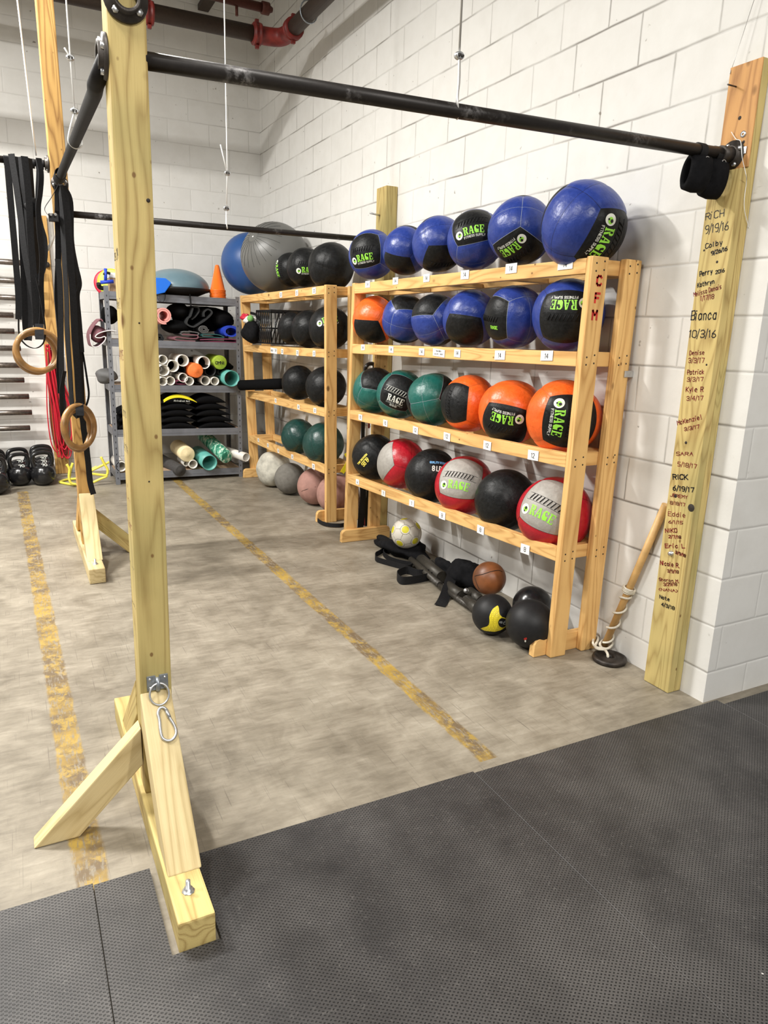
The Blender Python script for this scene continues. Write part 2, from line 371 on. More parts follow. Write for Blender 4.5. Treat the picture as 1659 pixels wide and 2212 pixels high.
def concrete():
    m,nt,b=new_mat('concrete_floor'); q=NT(nt); g=q.n('ShaderNodeNewGeometry'); pos=g.outputs['Position']; s=q.n('ShaderNodeSeparateXYZ'); q.l(pos,s.inputs[0])
    a=q.noise(pos,1.3,5,.6,.3); c=q.noise(pos,6,6,.65,.5); d=q.noise(pos,50,4,.7)
    mp=q.n('ShaderNodeMapping'); mp.inputs['Rotation'].default_value=(0,0,.35); mp.inputs['Scale'].default_value=(5,26,1); q.l(pos,mp.inputs[0]); st=q.noise(mp.outputs[0],1.6,5,.7,.4)
    mp2=q.n('ShaderNodeMapping'); mp2.inputs['Rotation'].default_value=(0,0,-.62); mp2.inputs['Scale'].default_value=(110,2.2,1); q.l(pos,mp2.inputs[0]); sc1=q.noise(mp2.outputs[0],1.5,3,.6)
    mp3=q.n('ShaderNodeMapping'); mp3.inputs['Rotation'].default_value=(0,0,.12); mp3.inputs['Scale'].default_value=(120,2.4,1); q.l(pos,mp3.inputs[0]); sc2=q.noise(mp3.outputs[0],1.4,3,.6)
    f=q.m('ADD',q.m('MULTIPLY',a,.45),q.m('ADD',q.m('MULTIPLY',c,.45),q.m('MULTIPLY',st,.30)))
    col=q.ramp(f,[(.40,(.112,.094,.068)),(.56,(.212,.184,.140)),(.68,(.300,.265,.207)),(.80,(.42,.38,.31))])
    scr=q.m('MAXIMUM',q.ramp(sc1,[(.655,0.),(.69,.6)]),q.ramp(sc2,[(.655,0.),(.69,.65)]))
    col=q.mix(scr,col,(.12,.10,.08))
    col=q.mix(q.ramp(d,[(.66,0.),(.74,.5)]),col,(.11,.09,.07))
    # worn yellow lines
    y=s.outputs[1]; x=s.outputs[0]
    def line(xa,ya,xb,yb,w,y0,y1):
        sl=(xb-xa)/(yb-ya)
        dx=q.m('ABSOLUTE',q.m('SUBTRACT',q.m('SUBTRACT',x,xa),q.m('MULTIPLY',q.m('SUBTRACT',y,ya),sl)))
        edge=q.m('ADD',dx,q.m('MULTIPLY',q.m('SUBTRACT',c,.5),.03))
        k=q.ramp(edge,[(w/2-.004,1.),(w/2+.004,0.)])
        k=q.m('MULTIPLY',k,q.m('GREATER_THAN',y,y0)); return q.m('MULTIPLY',k,q.m('LESS_THAN',y,y1))
    l1=line(-1.109,6.9,-1.06,1.81,.075,1.80,7.6); l2=line(-2.458,6.84,-2.375,1.83,.085,1.70,6.90)
    mp4=q.n('ShaderNodeMapping'); mp4.inputs['Scale'].default_value=(30,5,1); q.l(pos,mp4.inputs[0]); wear=q.noise(mp4.outputs[0],3,6,.75)
    dirt=q.noise(pos,2.1,5,.7)
    paint=q.mix(q.ramp(dirt,[(.42,0.),(.54,.92)]),(.36,.235,.045),(.125,.088,.055))
    paint=q.mix(q.ramp(q.noise(pos,14,5,.75),[(.5,0.),(.58,.7)]),paint,(.43,.29,.055))
    ll=q.m('MAXIMUM',l1,l2); ll=q.m('MULTIPLY',ll,q.ramp(wear,[(.40,.12),(.50,.95)]))
    col=q.mix(ll,col,paint)
    q.l(col,b.inputs['Base Color']); q.l(q.ramp(c,[(.3,.42),(.7,.62)]),b.inputs['Roughness']); b.inputs['Specular IOR Level'].default_value=.4
    q.l(q.bump(q.m('ADD',c,q.m('MULTIPLY',d,.3)),.25,.004),b.inputs['Normal'])
    return m
M['floor']=concrete()
def rubber():
    m,nt,b=new_mat('dimpled_rubber'); q=NT(nt); tc=q.n('ShaderNodeNewGeometry'); pos=tc.outputs['Position']
    nz=q.n('ShaderNodeTexNoise'); nz.inputs['Scale'].default_value=9; q.l(pos,nz.inputs['Vector'])
    sb=q.n('ShaderNodeVectorMath',operation='SUBTRACT'); q.l(nz.outputs['Color'],sb.inputs[0]); sb.inputs[1].default_value=(.5,.5,.5)
    sc=q.n('ShaderNodeVectorMath',operation='SCALE'); q.l(sb.outputs[0],sc.inputs[0]); sc.inputs['Scale'].default_value=.004
    ad=q.n('ShaderNodeVectorMath',operation='ADD'); q.l(pos,ad.inputs[0]); q.l(sc.outputs[0],ad.inputs[1])
    s=q.n('ShaderNodeSeparateXYZ'); q.l(ad.outputs[0],s.inputs[0]); x,y=s.outputs[0],s.outputs[1]
    px,py=.0150,.0105
    def grid(ox,oy,ang):
        u=q.m('SUBTRACT',q.m('FRACT',q.m('ADD',q.m('DIVIDE',q.m('ADD',x,ox),px),500)),.5)
        v=q.m('SUBTRACT',q.m('FRACT',q.m('ADD',q.m('DIVIDE',q.m('ADD',y,oy),py),500)),.5)
        u=q.m('MULTIPLY',u,px*1000); v=q.m('MULTIPLY',v,py*1000); ca,sa=math.cos(ang),math.sin(ang)
        a=q.m('ADD',q.m('MULTIPLY',u,ca),q.m('MULTIPLY',v,sa)); c=q.m('SUBTRACT',q.m('MULTIPLY',v,ca),q.m('MULTIPLY',u,sa))
        return q.m('SQRT',q.m('ADD',q.m('POWER',q.m('DIVIDE',a,3.0),2),q.m('POWER',q.m('DIVIDE',c,1.75),2)))
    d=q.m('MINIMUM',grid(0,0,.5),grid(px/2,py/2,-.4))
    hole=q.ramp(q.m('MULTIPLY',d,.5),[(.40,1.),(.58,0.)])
    big=q.noise(pos,1.8,4,.6); mid=q.noise(pos,6,4,.6); dust=q.noise(pos,90,2,.5)
    col=q.ramp(q.m('ADD',q.m('MULTIPLY',big,.7),q.m('MULTIPLY',mid,.3)),[(.38,(.024,.022,.022)),(.62,(.074,.069,.066))])
    col=q.mix(q.ramp(dust,[(.6,0.),(.8,.35)]),col,(.16,.15,.14))
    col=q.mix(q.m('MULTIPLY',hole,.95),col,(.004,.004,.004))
    vf=q.n('ShaderNodeTexVoronoi'); vf.inputs['Scale'].default_value=9; q.l(pos,vf.inputs['Vector'])
    col=q.mix(q.m('MULTIPLY',q.ramp(vf.outputs['Distance'],[(.018,.8),(.03,0.)]),q.m('GREATER_THAN',q.noise(pos,3,1),.52)),col,(.6,.58,.55))
    q.l(col,b.inputs['Base Color']); b.inputs['Roughness'].default_value=.5; b.inputs['Specular IOR Level'].default_value=.45
    q.l(q.bump(q.m('SUBTRACT',1,hole),.6,.002),b.inputs['Normal'])
    return m
M['rubber']=rubber()
# ---------------------------------------------------------------- lettering
GL={'A':'02 28 42|15 35','B':'02 08 38 47 46 35 05|35 44 43 32 02','C':'47 38 18 07 03 12 32 43','D':'02 08 28 46 44 22 02','E':'48 08 02 42|05 35','F':'48 08|08 02|05 35',
'G':'47 38 18 07 03 12 32 43 45 25','H':'02 08|42 48|05 45','I':'22 28','J':'48 43 32 12 03','K':'02 08|48 04|15 42','L':'08 02 42','M':'02 08 25 48 42','N':'02 08 42 48',
'O':'18 07 03 12 32 43 47 38 18','P':'02 08 38 47 46 35 05','Q':'18 07 03 12 32 43 47 38 18|24 42','R':'02 08 38 47 46 35 05|25 42','S':'47 38 18 07 06 15 35 44 43 32 12 03','T':'08 48|28 22',
'U':'08 03 12 32 43 48','V':'08 22 48','W':'08 12 26 32 48','X':'08 42|02 48','Y':'08 25 48|25 22','Z':'08 48 02 42',
'a':'35 26 16 05 03 12 22 33|36 32','b':'08 02|05 16 26 35 33 22 12 03','c':'35 26 16 05 03 12 22 33','d':'38 32|35 26 16 05 03 12 22 33','e':'04 34 35 26 16 05 03 12 32',
'h':'08 02|05 16 26 35 32','i':'16 12|18 18','k':'08 02|36 04|14 32','l':'18 12','m':'06 02|05 16 25 22|25 36 45 42','n':'06 02|05 16 26 35 32','o':'16 05 03 12 22 33 35 26 16',
'r':'06 02|04 16 36','s':'36 16 05 14 24 33 22 02','t':'18 13 22 32|06 36','u':'06 03 12 22 33|36 32','y':'06 13 23|36 23 10','z':'06 36 02 32','w':'06 12 24 32 46',
'0':'18 07 03 12 32 43 47 38 18','1':'17 28 22','2':'07 18 38 47 46 02 42','3':'07 18 38 47 46 35 15|35 44 43 32 12 03','4':'38 04 44|38 32','5':'48 08 05 35 44 43 32 02',
'6':'38 16 03 12 32 43 44 35 05','7':'08 48 22','8':'18 07 06 15 35 46 47 38 18|15 04 03 12 32 43 44 35','9':'45 15 06 07 18 38 47 44 32 12','/':'11 39','!':'28 24|22 22','(':'38 16 14 32','|':'28 22',
')':'18 36 34 12','.':'12 12','-':'15 35'}
def text_width(s): return sum(3.2 if c in ' 1Iil.!/()' else 5.3 for c in s)-1.2
def text_bm(bm,s,fn,h,sw,mi=0,width=None,jit=0.0,seed=1):
    """stroke lettering: fn(u,v)->(point); baseline starts at u=0,v=0; h = capital height"""
    rnd=random.Random(seed); k=h/6; kx=k if width is None else width/text_width(s); x=0
    for c in s:
        adv=3.2 if c in ' 1Iil.!/()' else 5.3
        off=1.2 if (c in '1Iil.!/()') else 0
        for pl in GL.get(c,'').split('|'):
            pts=[((x+int(t[0])-off+rnd.uniform(-jit,jit))*kx,(int(t[1])-2+rnd.uniform(-jit,jit))*k) for t in pl.split()]
            if not pts: continue
            if len(pts)==2 and pts[0]==pts[1] or len(set(t for t in pl.split()))==1: pts=[pts[0],(pts[0][0]+sw,pts[0][1])]
            for a,b in zip(pts,pts[1:]):
                dx,dy=b[0]-a[0],b[1]-a[1]; L=math.hypot(dx,dy) or 1e-6; nx,ny=-dy/L*sw/2,dx/L*sw/2; ex,ey=dx/L*sw*.35,dy/L*sw*.35
                q=[(a[0]-ex+nx,a[1]-ey+ny),(a[0]-ex-nx,a[1]-ey-ny),(b[0]+ex-nx,b[1]+ey-ny),(b[0]+ex+nx,b[1]+ey+ny)]
                f=bm.faces.new([bm.verts.new(fn(*p)) for p in q]); f.material_index=mi
        x+=adv
def plane_fn(o,ux,uy,lift=.0006):
    o=Vector(o);ux=Vector(ux).normalized();uy=Vector(uy).normalized(); n=ux.cross(uy)
    return lambda u,v:o+ux*u+uy*v+n*lift
def rect(a,b,c,d): return [(a,b),(c,b),(c,d),(a,d)]
SLAB={'R':[rect(1,0,3.7,10),rect(0,0,4.6,1),rect(0,9,4.6,10),[(4.1,9),(4.1,10),(7.2,10),(8.8,8.8),(8.8,6.1),(7.2,5),(4.1,5),(4.1,6),(5.8,6),(6.2,6.6),(6.2,8.4),(5.8,9)],[(4.6,4.7),(7,4.7),(9.6,0),(6.4,0)]],
'A':[rect(-.2,0,3.2,1),rect(5.4,0,10.2,1),[(1,1),(2.2,1),(5,8.4),(4.3,10),(3.9,10)],[(4.8,10),(6.6,10),(9.4,1),(6.2,1)],rect(3.1,3,5.6,4.1)],
'G':[[(8.6,6.8),(8.6,10),(7.8,10),(7,9.4),(5,10),(2.6,9.8),(.5,7.6),(.5,2.5),(2.6,.2),(5,0),(6.9,.6),(8.8,0),(8.8,4.7),(5.2,4.7),(5.2,3.8),(6.1,3.8),(6.1,1.8),(4.9,1.1),(3.9,1.6),(3.4,3),(3.4,7),(3.9,8.4),(5,8.9),(6.4,8.6),(7.5,6.8)]],
'E':[rect(1,0,3.7,10),rect(0,0,1,1),rect(0,9,1,10),rect(3.7,9,8.4,10),rect(7.4,7,8.4,9),rect(4,4.5,6,5.5),rect(5.6,3.7,6.5,6.3),rect(3.7,0,8.8,1),rect(7.8,1,8.8,3)]}
def slab_bm(bm,s,fn,h,w,mi=0):
    tmp=bmesh.new(); k=h/10; adv=w/len(s)
    for i,c in enumerate(s):
        for poly in SLAB[c]:
            try: tmp.faces.new([tmp.verts.new((i*adv+p[0]*adv/10.6,p[1]*k,0)) for p in poly])
            except ValueError: pass
    bmesh.ops.triangulate(tmp,faces=tmp.faces[:])
    n=int(w/.014)
    for i in range(1,n+1):
        bmesh.ops.bisect_plane(tmp,geom=tmp.verts[:]+tmp.edges[:]+tmp.faces[:],plane_co=(i*w/(n+1),0,0),plane_no=(1,0,0))
    for f in tmp.faces:
        g=bm.faces.new([bm.verts.new(fn(v.co.x,v.co.y)) for v in f.verts]); g.material_index=mi
    tmp.free()
def disc_bm(bm,fn,cu,cv,r,mi=0,n=20,ry=None,a0=0,a1=2*PI):
    c=bm.verts.new(fn(cu,cv)); vs=[bm.verts.new(fn(cu+r*math.cos(a0+(a1-a0)*i/n),cv+(ry or r)*math.sin(a0+(a1-a0)*i/n))) for i in range(n+1)]
    for i in range(n): bm.faces.new((c,vs[i],vs[i+1])).material_index=mi

# ---------------------------------------------------------------- the room
struct(mesh('floor',(lambda bm:(box_bm(bm,(-9,-4,-.12),(3.2,7.9,0)),bm)[1])(bmesh.new()),M['floor']))
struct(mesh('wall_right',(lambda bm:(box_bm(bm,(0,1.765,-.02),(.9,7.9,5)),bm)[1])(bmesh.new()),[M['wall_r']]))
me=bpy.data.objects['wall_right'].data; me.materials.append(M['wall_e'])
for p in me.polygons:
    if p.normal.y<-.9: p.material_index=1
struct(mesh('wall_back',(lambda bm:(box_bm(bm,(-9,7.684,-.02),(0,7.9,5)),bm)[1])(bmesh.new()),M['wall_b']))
M['ceiling']=simple('ceiling_paint',(.5,.5,.48),.8,noise=.1,nscale=3)
struct(mesh('ceiling',(lambda bm:(box_bm(bm,(-9,-4,4.95),(3.2,7.9,5.05)),bm)[1])(bmesh.new()),M['ceiling']))
# open steel joist along the right wall, high in the corner
j=thing('roof_joist',(-.55,4.0,4.6),'dark open-web steel roof joist high in the far corner','beam')
for z in (4.35,4.8): box('chord',(-.60,1.9,z),(-.50,7.66,z+.05),M['pipe_ceiling'],j,.004)
for i in range(9):
    y0=2.0+i*.62
    tube('web',[(-.55,y0,4.37),(-.55,y0+.31,4.82),(-.55,y0+.62,4.37)],.012,M['pipe_ceiling'],j,8)
# sprinkler main
t=thing('sprinkler_pipe',(-.3,6.1,3.7),'thick dark sprinkler pipe with red couplings turning the far corner','pipe')
zc=3.69
tube('pipe_run',[(-6.5,6.1,3.62),(-.47,6.1,zc)],.057,M['pipe_ceiling'],t,24)
tube('pipe_run',[(-.3,5.93,3.70),(-.3,1.9,3.70)],.057,M['pipe_ceiling'],t,24)
tube('elbow',smooth_path([(-.56,6.1,zc),(-.44,6.1,zc),(-.34,6.06,zc),(-.3,5.96,3.7),(-.3,5.84,3.7)],5),.064,M['clamp_red'],t,24)
for p,d in (((-.52,6.1,zc),(1,0,0)),((-1.335,6.1,3.672),(1,0,0)),((-.3,5.88,3.7),(0,1,0))):
    c=lathe('coupling',[(.056,-.03),(.078,-.03),(.08,-.012),(.072,-.008),(.072,.008),(.08,.012),(.078,.03),(.056,.03)],axisM(p,d),M['clamp_red'],t,20)
    u=Vector((0,0,1)); 
    for s in (-1,1): box('bolt_pad',[p[i]-.014+(0,0,s*.088)[i] for i in range(3)],[p[i]+.014+(0,0,s*.088)[i] for i in range(3)],M['clamp_red'],c,.003)
tube('hanger_rod',[(-.3,5.55,3.79),(-.3,5.55,4.94)],.006,M['pipe_ceiling'],t,8)
tube('hanger_ring',[(-.3+.066*math.cos(a),5.55,3.7+.075*math.sin(a)+.008) for a in [i*PI/10 for i in range(20)]],.005,M['galv'],t,8,closed=True)
t=thing('branch_pipe',(-.6,6.1,3.9),'brown capped pipe stub above the sprinkler pipe','pipe')
tube('pipe_run',[(-4.5,6.3,3.98),(-.40,6.3,3.96)],.034,M['pipe_brown'],t,18)
lathe('end_cap',[(0,-.03),(.046,-.03),(.046,.03),(.03,.035),(.018,.06),(0,.06)],axisM((-.385,6.3,3.96),(1,0,0)),M['pipe_brown'],t,16)
tube('drop_nipple',[(-.62,6.3,3.93),(-.62,6.3,3.86)],.012,M['pipe_brown'],t,10)

# ---------------------------------------------------------------- rubber mats
def mat_(x0,x1,y0,y1,label,notch=None):
    bm=bmesh.new()
    if notch:
        a,b,c=notch; out=[(x0,y0),(x1,y0),(x1,y1),(b,y1),(b,c),(a,c),(a,y1),(x0,y1)]
        lo=[bm.verts.new((x,y,.0005)) for x,y in out]; hi=[bm.verts.new((x,y,.019)) for x,y in out]; n=len(out)
        for i in range(n): bm.faces.new((lo[i],lo[(i+1)%n],hi[(i+1)%n],hi[i]))
        bm.faces.new(hi); bm.faces.new(lo[::-1])
    else:
        box_bm(bm,(x0,y0,.0005),(x1,y1,.019)); bevel(bm,.0012,1)
    return tag(mesh('rubber_mat',bm,M['rubber']),label,'mat','black rubber floor mats')
G=.0009
mat_(-3.60,-2.375-G,-.1,1.750,'black dimpled rubber mat at the left edge, left of the wooden post foot')
mat_(-2.375+G,-1.168-G,-.1,1.742,'black dimpled rubber mat notched around the front wooden post foot',notch=(-2.232,-2.115,1.430))
mat_(-1.168+G,.045-G,-.1,1.735,'black dimpled rubber mat in the right foreground reaching the wall corner')
mat_(.045+G,1.26,-.1,1.700,'black dimpled rubber mat corner at the right edge beside the wall return')

# ---------------------------------------------------------------- pull-up frame
def post_unit(xc,yf,ztop,side,wood_mat,label,pale,foot_mat,xtop,ys=0):
    t=thing('wooden_post',(xc,yf+.045,0),label,'post')
    w=.089
    plank('upright',(xc,yf+w/2,w),(xtop,yf+w/2,ztop),w,w,wood_mat,t,bev=.006)
    plank('foot',(xc-.012,yf-.535,w/2+.001),(xc-.012,yf+.64,w/2+.001),w,w,foot_mat,t,bev=.006)
    for s in (-1,1):   # diagonal braces fore and aft, cut plumb at the post and level on the foot
        ya=yf if s<0 else yf+w
        A=Vector((xc,ya,.425)); B=Vector((xc-.006,ya+s*.375,w)); d=(A-B).normalized()
        nrm=Vector((0,-s*d.z,s*d.y)); 
        if nrm.z>0: nrm=-nrm
        off=nrm*.043
        plank('brace',B+off,A+off,w-.002,.086,pale if s<0 else wood_mat,t,bev=.004,cut0=((xc,ya,w+.001),(0,0,1)),cut1=((xc,ya+s*.001,0),(0,1,0)))
    x0=xc+side*.296; x1=xc+side*.046
    plank('side_brace',(x0,yf+.03,0),(x1,yf+.03,.25),.055,.086,pale if side<0 else M['pine'],t,wdir=(0,1,0),bev=.004,cut0=((0,0,.0015),(0,0,1)),cut1=((x1,0,0),(1,0,0)))
    lathe('anchor_bolt',[(0,0),(.016,0),(.016,.002),(.011,.002),(.011,.010),(.006,.011),(.006,.032),(0,.032)],axisM((xc-.012,yf-.44,w+.001),(0,0,1)),M['zinc'],t,8)
    return t
p1=post_unit(-2.157,1.975,2.62,-1,M['pine'],'tall yellow pine post with flange, braces and carabiner in the foreground',M['pine_pale'],M['pine'],-2.136)
p2=post_unit(-2.10,4.735,3.20,1,M['pine_brown'],'second wooden post with pale braces, hung with black straps and rings',M['pine_pale'],M['pine_pale'],-2.125)
def knot(name,p,n,r,parent,mat=None):
    return lathe(name,[(0,.0012),(r*.7,.0012),(r,0.0004)],axisM(p,n),mat or M['screw'],parent,12)
# plate, ring and carabiner on the front post
pl=thing('anchor_plate',(-2.15,1.974,.43),'galvanised plate screwed across the front pine post, holding a steel ring','plate')
xm=-2.150; yf=1.974
for s in (-1,1):
    q_=box('plate_wing',(xm+s*.005,yf-.004,.4275),(xm+s*.030,yf,.474),M['galv'],pl,.0015)
    for z in (.436,.464): lathe('rivet',[(0,.003),(.0035,.002),(.0045,0)],axisM((xm+s*.021,yf-.004,z),(0,-1,0)),M['zinc'],q_,10)
tube('plate_saddle',[(xm,yf-.003,.428),(xm,yf-.012,.434),(xm,yf-.013,.45),(xm,yf-.003,.468)],.007,M['galv'],pl,10)
rg=[]
for i in range(28):
    a=i*2*PI/28; rg.append((xm+.027*math.sin(a),1.949+.011*math.cos(a),.424+.029*math.cos(a)))
tag(tube('steel_ring',rg,.0030,M['zinc'],None,10,closed=True),'small round steel ring through the plate on the front post','ring')
cb=thing('carabiner',(xm+.005,yf-.03,.36),'steel snap carabiner hanging from the ring on the front pine post','carabiner')
cp=[(-.010,.030),(-.014,.018),(-.013,0),(-.015,-.03),(-.013,-.052),(0,-.063),(.016,-.060),(.026,-.045),(.024,-.022),(.014,.006),(.012,.022),(.006,.033),(-.003,.036)]
K=smooth_path([(xm+.002+u,1.905-.004+v*.745,.3625+.0055+v*.667) for u,v in cp],5,True)
tube('frame',K,.0042,M['zinc'],cb,10,closed=True)
tube('gate',[K[44],K[52]],.0052,M['zinc'],cb,10)
# flange on the front face of the front post
def flange(parent,p,n,r=.05,name='flange',bolts=4,a0=.8,mat=None,collar=.034):
    f=lathe(name,[(collar*.7,0),(collar*.7,.020),(collar,.020),(collar,.009),(r,.008),(r+.001,0.0)],axisM(p,n),mat or M['iron'],parent,28)
    Mx=axisM(p,n)
    for i in range(bolts):
        a=a0+i*2*PI/bolts; c=Mx@Vector((r*.76*math.cos(a),r*.76*math.sin(a),.008))
        lathe('bolt_head',[(0,.007),(.008,.007),(.0085,0)],axisM(c,n),M['zinc'],f,6)
    return f
fx=thing('pipe_flange',(-2.141,1.974,2.194),'round iron pipe flange with bolts at the top of the front post','flange')
flange(fx,(-2.141,1.974,2.194),(0,-1,0),.050,'flange_plate',4,.85)
# pull-up bars
A=Vector((-2.100,1.995,2.080)); B=Vector((-.052,1.955,2.124))
b1=thing('pull_up_bar',A,'thick black pull-up bar from the front post to the signed wall board','bar')
tube('bar',[A,B],.0205,M['pipe'],b1,24)
flange(b1,(-.040,1.955,2.124),(-1,0,0),.050,'flange',4,.5)
tube('collar',[B+Vector((-.055,.001,-.001)),B],.027,M['iron'],b1,20)
b2=thing('side_bar',(-2.2,2.02,2.1),'black pipe running from the front post back to the second post','bar')
tube('bar',smooth_path([(-2.186,2.02,2.075),(-2.200,2.035,2.045),(-2.205,2.09,2.034)],4)+[Vector((-2.183,2.3,2.073)),Vector((-2.13,4.728,2.222))],.020,M['pipe_dark'],b2,20)
flange(b2,(-2.186,2.02,2.080),(-1,0,0),.050,'flange',4,.3)
flange(b2,(-2.118,4.734,2.222),(0,-1,0),.045,'flange',4,.3)
b3=thing('pull_up_bar',(-2.07,4.78,2.07),'thin black pull-up bar from the second post toward the wall behind the balls','bar')
tube('bar',[(-2.07,4.78,2.071),(-.08,4.78,2.088)],.0185,M['pipe'],b3,20)
flange(b3,(-.078,4.78,2.088),(-1,0,0),.045,'flange',4,.3)
b4=thing('pull_up_bar',(-2.2,4.78,2.32),'black bar on the left with black straps looped over it','bar')
tube('bar',[(-3.4,4.78,2.305),(-2.165,4.78,2.325)],.0185,M['pipe'],b4,20)
flange(b4,(-2.166,4.78,2.325),(-1,0,0),.045,'flange',4,.3)
b5=thing('pipe_hook',(-2.14,4.62,1.9),'bent grey tube hooked beside the second post','hook')
tube('hook_tube',smooth_path([(-2.177,4.7,2.013),(-2.179,4.7,1.946),(-2.179,4.7,1.922),(-2.208,4.7,1.857)],6),.009,M['white_pvc'],b5,12)
tube('hook_end',[(-2.208,4.7,1.857),(-2.236,4.72,1.794)],.003,M['zinc'],b5,8)
# steel cables with clamps
def clampbit(parent,p,r):
    c=tube('cable_clamp',smooth_path([Vector(p)+Vector((r*math.cos(a),0,r*.62*math.sin(a))) for a in [i*PI/5 for i in range(10)]],2,True),r*.42,M['zinc'],parent,8,closed=True,flat=2.0)
    for s in (-1,1): tube('clamp_nut',[Vector(p)+Vector((s*r*.5,-r*.6,-r*.2)),Vector(p)+Vector((s*r*.5,-r*1.3,-r*.25))],r*.32,M['iron'],c,6)
def cable(name_label,top,pts,loops,clamps,r,rad,tails=(),mat='steel_wire'):
    t=thing('steel_cable',pts[-1],name_label,'cable'); P0=[Vector(top)]+[Vector(p) for p in pts]
    tube('cable',P0,rad,M[mat],t,8)
    for L in loops: tube('cable_loop',smooth_path(L,5),rad,M[mat],t,8)
    for c in clamps: clampbit(t,c,r)
    for T in tails: tube('cable_tail',T,rad,M[mat],t,8)
cc=Vector((-1.212,1.99,2.248)); bb=Vector((-1.216,1.985,2.111)); 
cable('pale steel cable with clamp holding up the thick front pull-up bar',cc+Vector((0,.0,2.7)),[cc],[[cc,cc*.45+bb*.55+Vector((-.004,-.012,0)),bb+Vector((-.012,-.024,.01)),bb+Vector((-.004,-.02,-.022)),bb+Vector((.004,.0,-.030)),bb+Vector((.010,.02,-.01)),bb+Vector((.012,.024,.01)),cc*.5+bb*.5+Vector((.010,.008,0)),cc+Vector((.004,.004,0))]],[cc],.011,.0034)
c2=Vector((-1.141,4.78,2.399)); c3=Vector((-1.152,4.78,2.192)); b_=Vector((-1.154,4.78,2.093))
cable('pale cable with two clamps hanging to the thin rear pull-up bar',c2+Vector((.012,0,2.3)),[c2,c3],[[c3,b_+Vector((-.004,-.021,.01)),b_+Vector((0,-.018,-.02)),b_+Vector((.004,.018,-.02)),b_+Vector((.004,.021,.01)),c3]],[c2,c3],.015,.0042,[[c2,(-1.18,4.78,2.558)]],'cable_white')
c4=Vector((-2.157,3.2,2.416)); c5=Vector((-2.155,3.2,2.237)); b6=Vector((-2.159,3.2,2.131))
cable('pale cable with two clamps looped round the side bar',c4+Vector((-.004,0,2.0)),[c4,c5],[[c5,b6+Vector((-.023,0,.02)),b6+Vector((-.022,0,-.01)),b6+Vector((0,0,-.024)),b6+Vector((.022,0,-.01)),b6+Vector((.02,0,.02)),c5]],[c4,c5],.011,.003,[[c4,(-2.175,3.2,2.446)]],'cable_white')
c6=Vector((-2.235,4.78,2.535))
cable('thin pale cable reaching down to the strap-hung bar at the far left',c6+Vector((-.08,0,2.3)),[c6,(-2.226,4.78,2.362)],[],[],.01,.004,(),'cable_white')

# ---------------------------------------------------------------- wall boards
wb=thing('wall_board',(-.04,1.95,0),'pine wall board covered in handwritten names and dates, at the right','board')
plank('back_board',(-.0195,1.948,.002),(-.0195,1.948,2.425),.037,.132,M['pine'],wb,bev=.003)
plank('upper_stain',(-.0405,1.948,2.075),(-.0405,1.948,2.425),.005,.130,M['pine_red'],wb,bev=.001)
plank('front_board',(-.0575,1.948,.002),(-.0575,1.948,2.068),.038,.132,M['pine'],wb,bev=.003)
bm=bmesh.new(); ink=[]
def onb(u0,u1,s,h,mi,sw,seed):
    o=Vector(u0); e=Vector(u1); o.x=e.x=-.0772; ux=(e-o); w=ux.length; ux.normalize(); uy=Vector((0,0,1)); uy=(uy-uy.dot(ux)*ux).normalized()
    text_bm(bm,s,plane_fn(o,ux,uy,.0003),h,sw*1.5,mi,width=w,jit=.25,seed=seed)
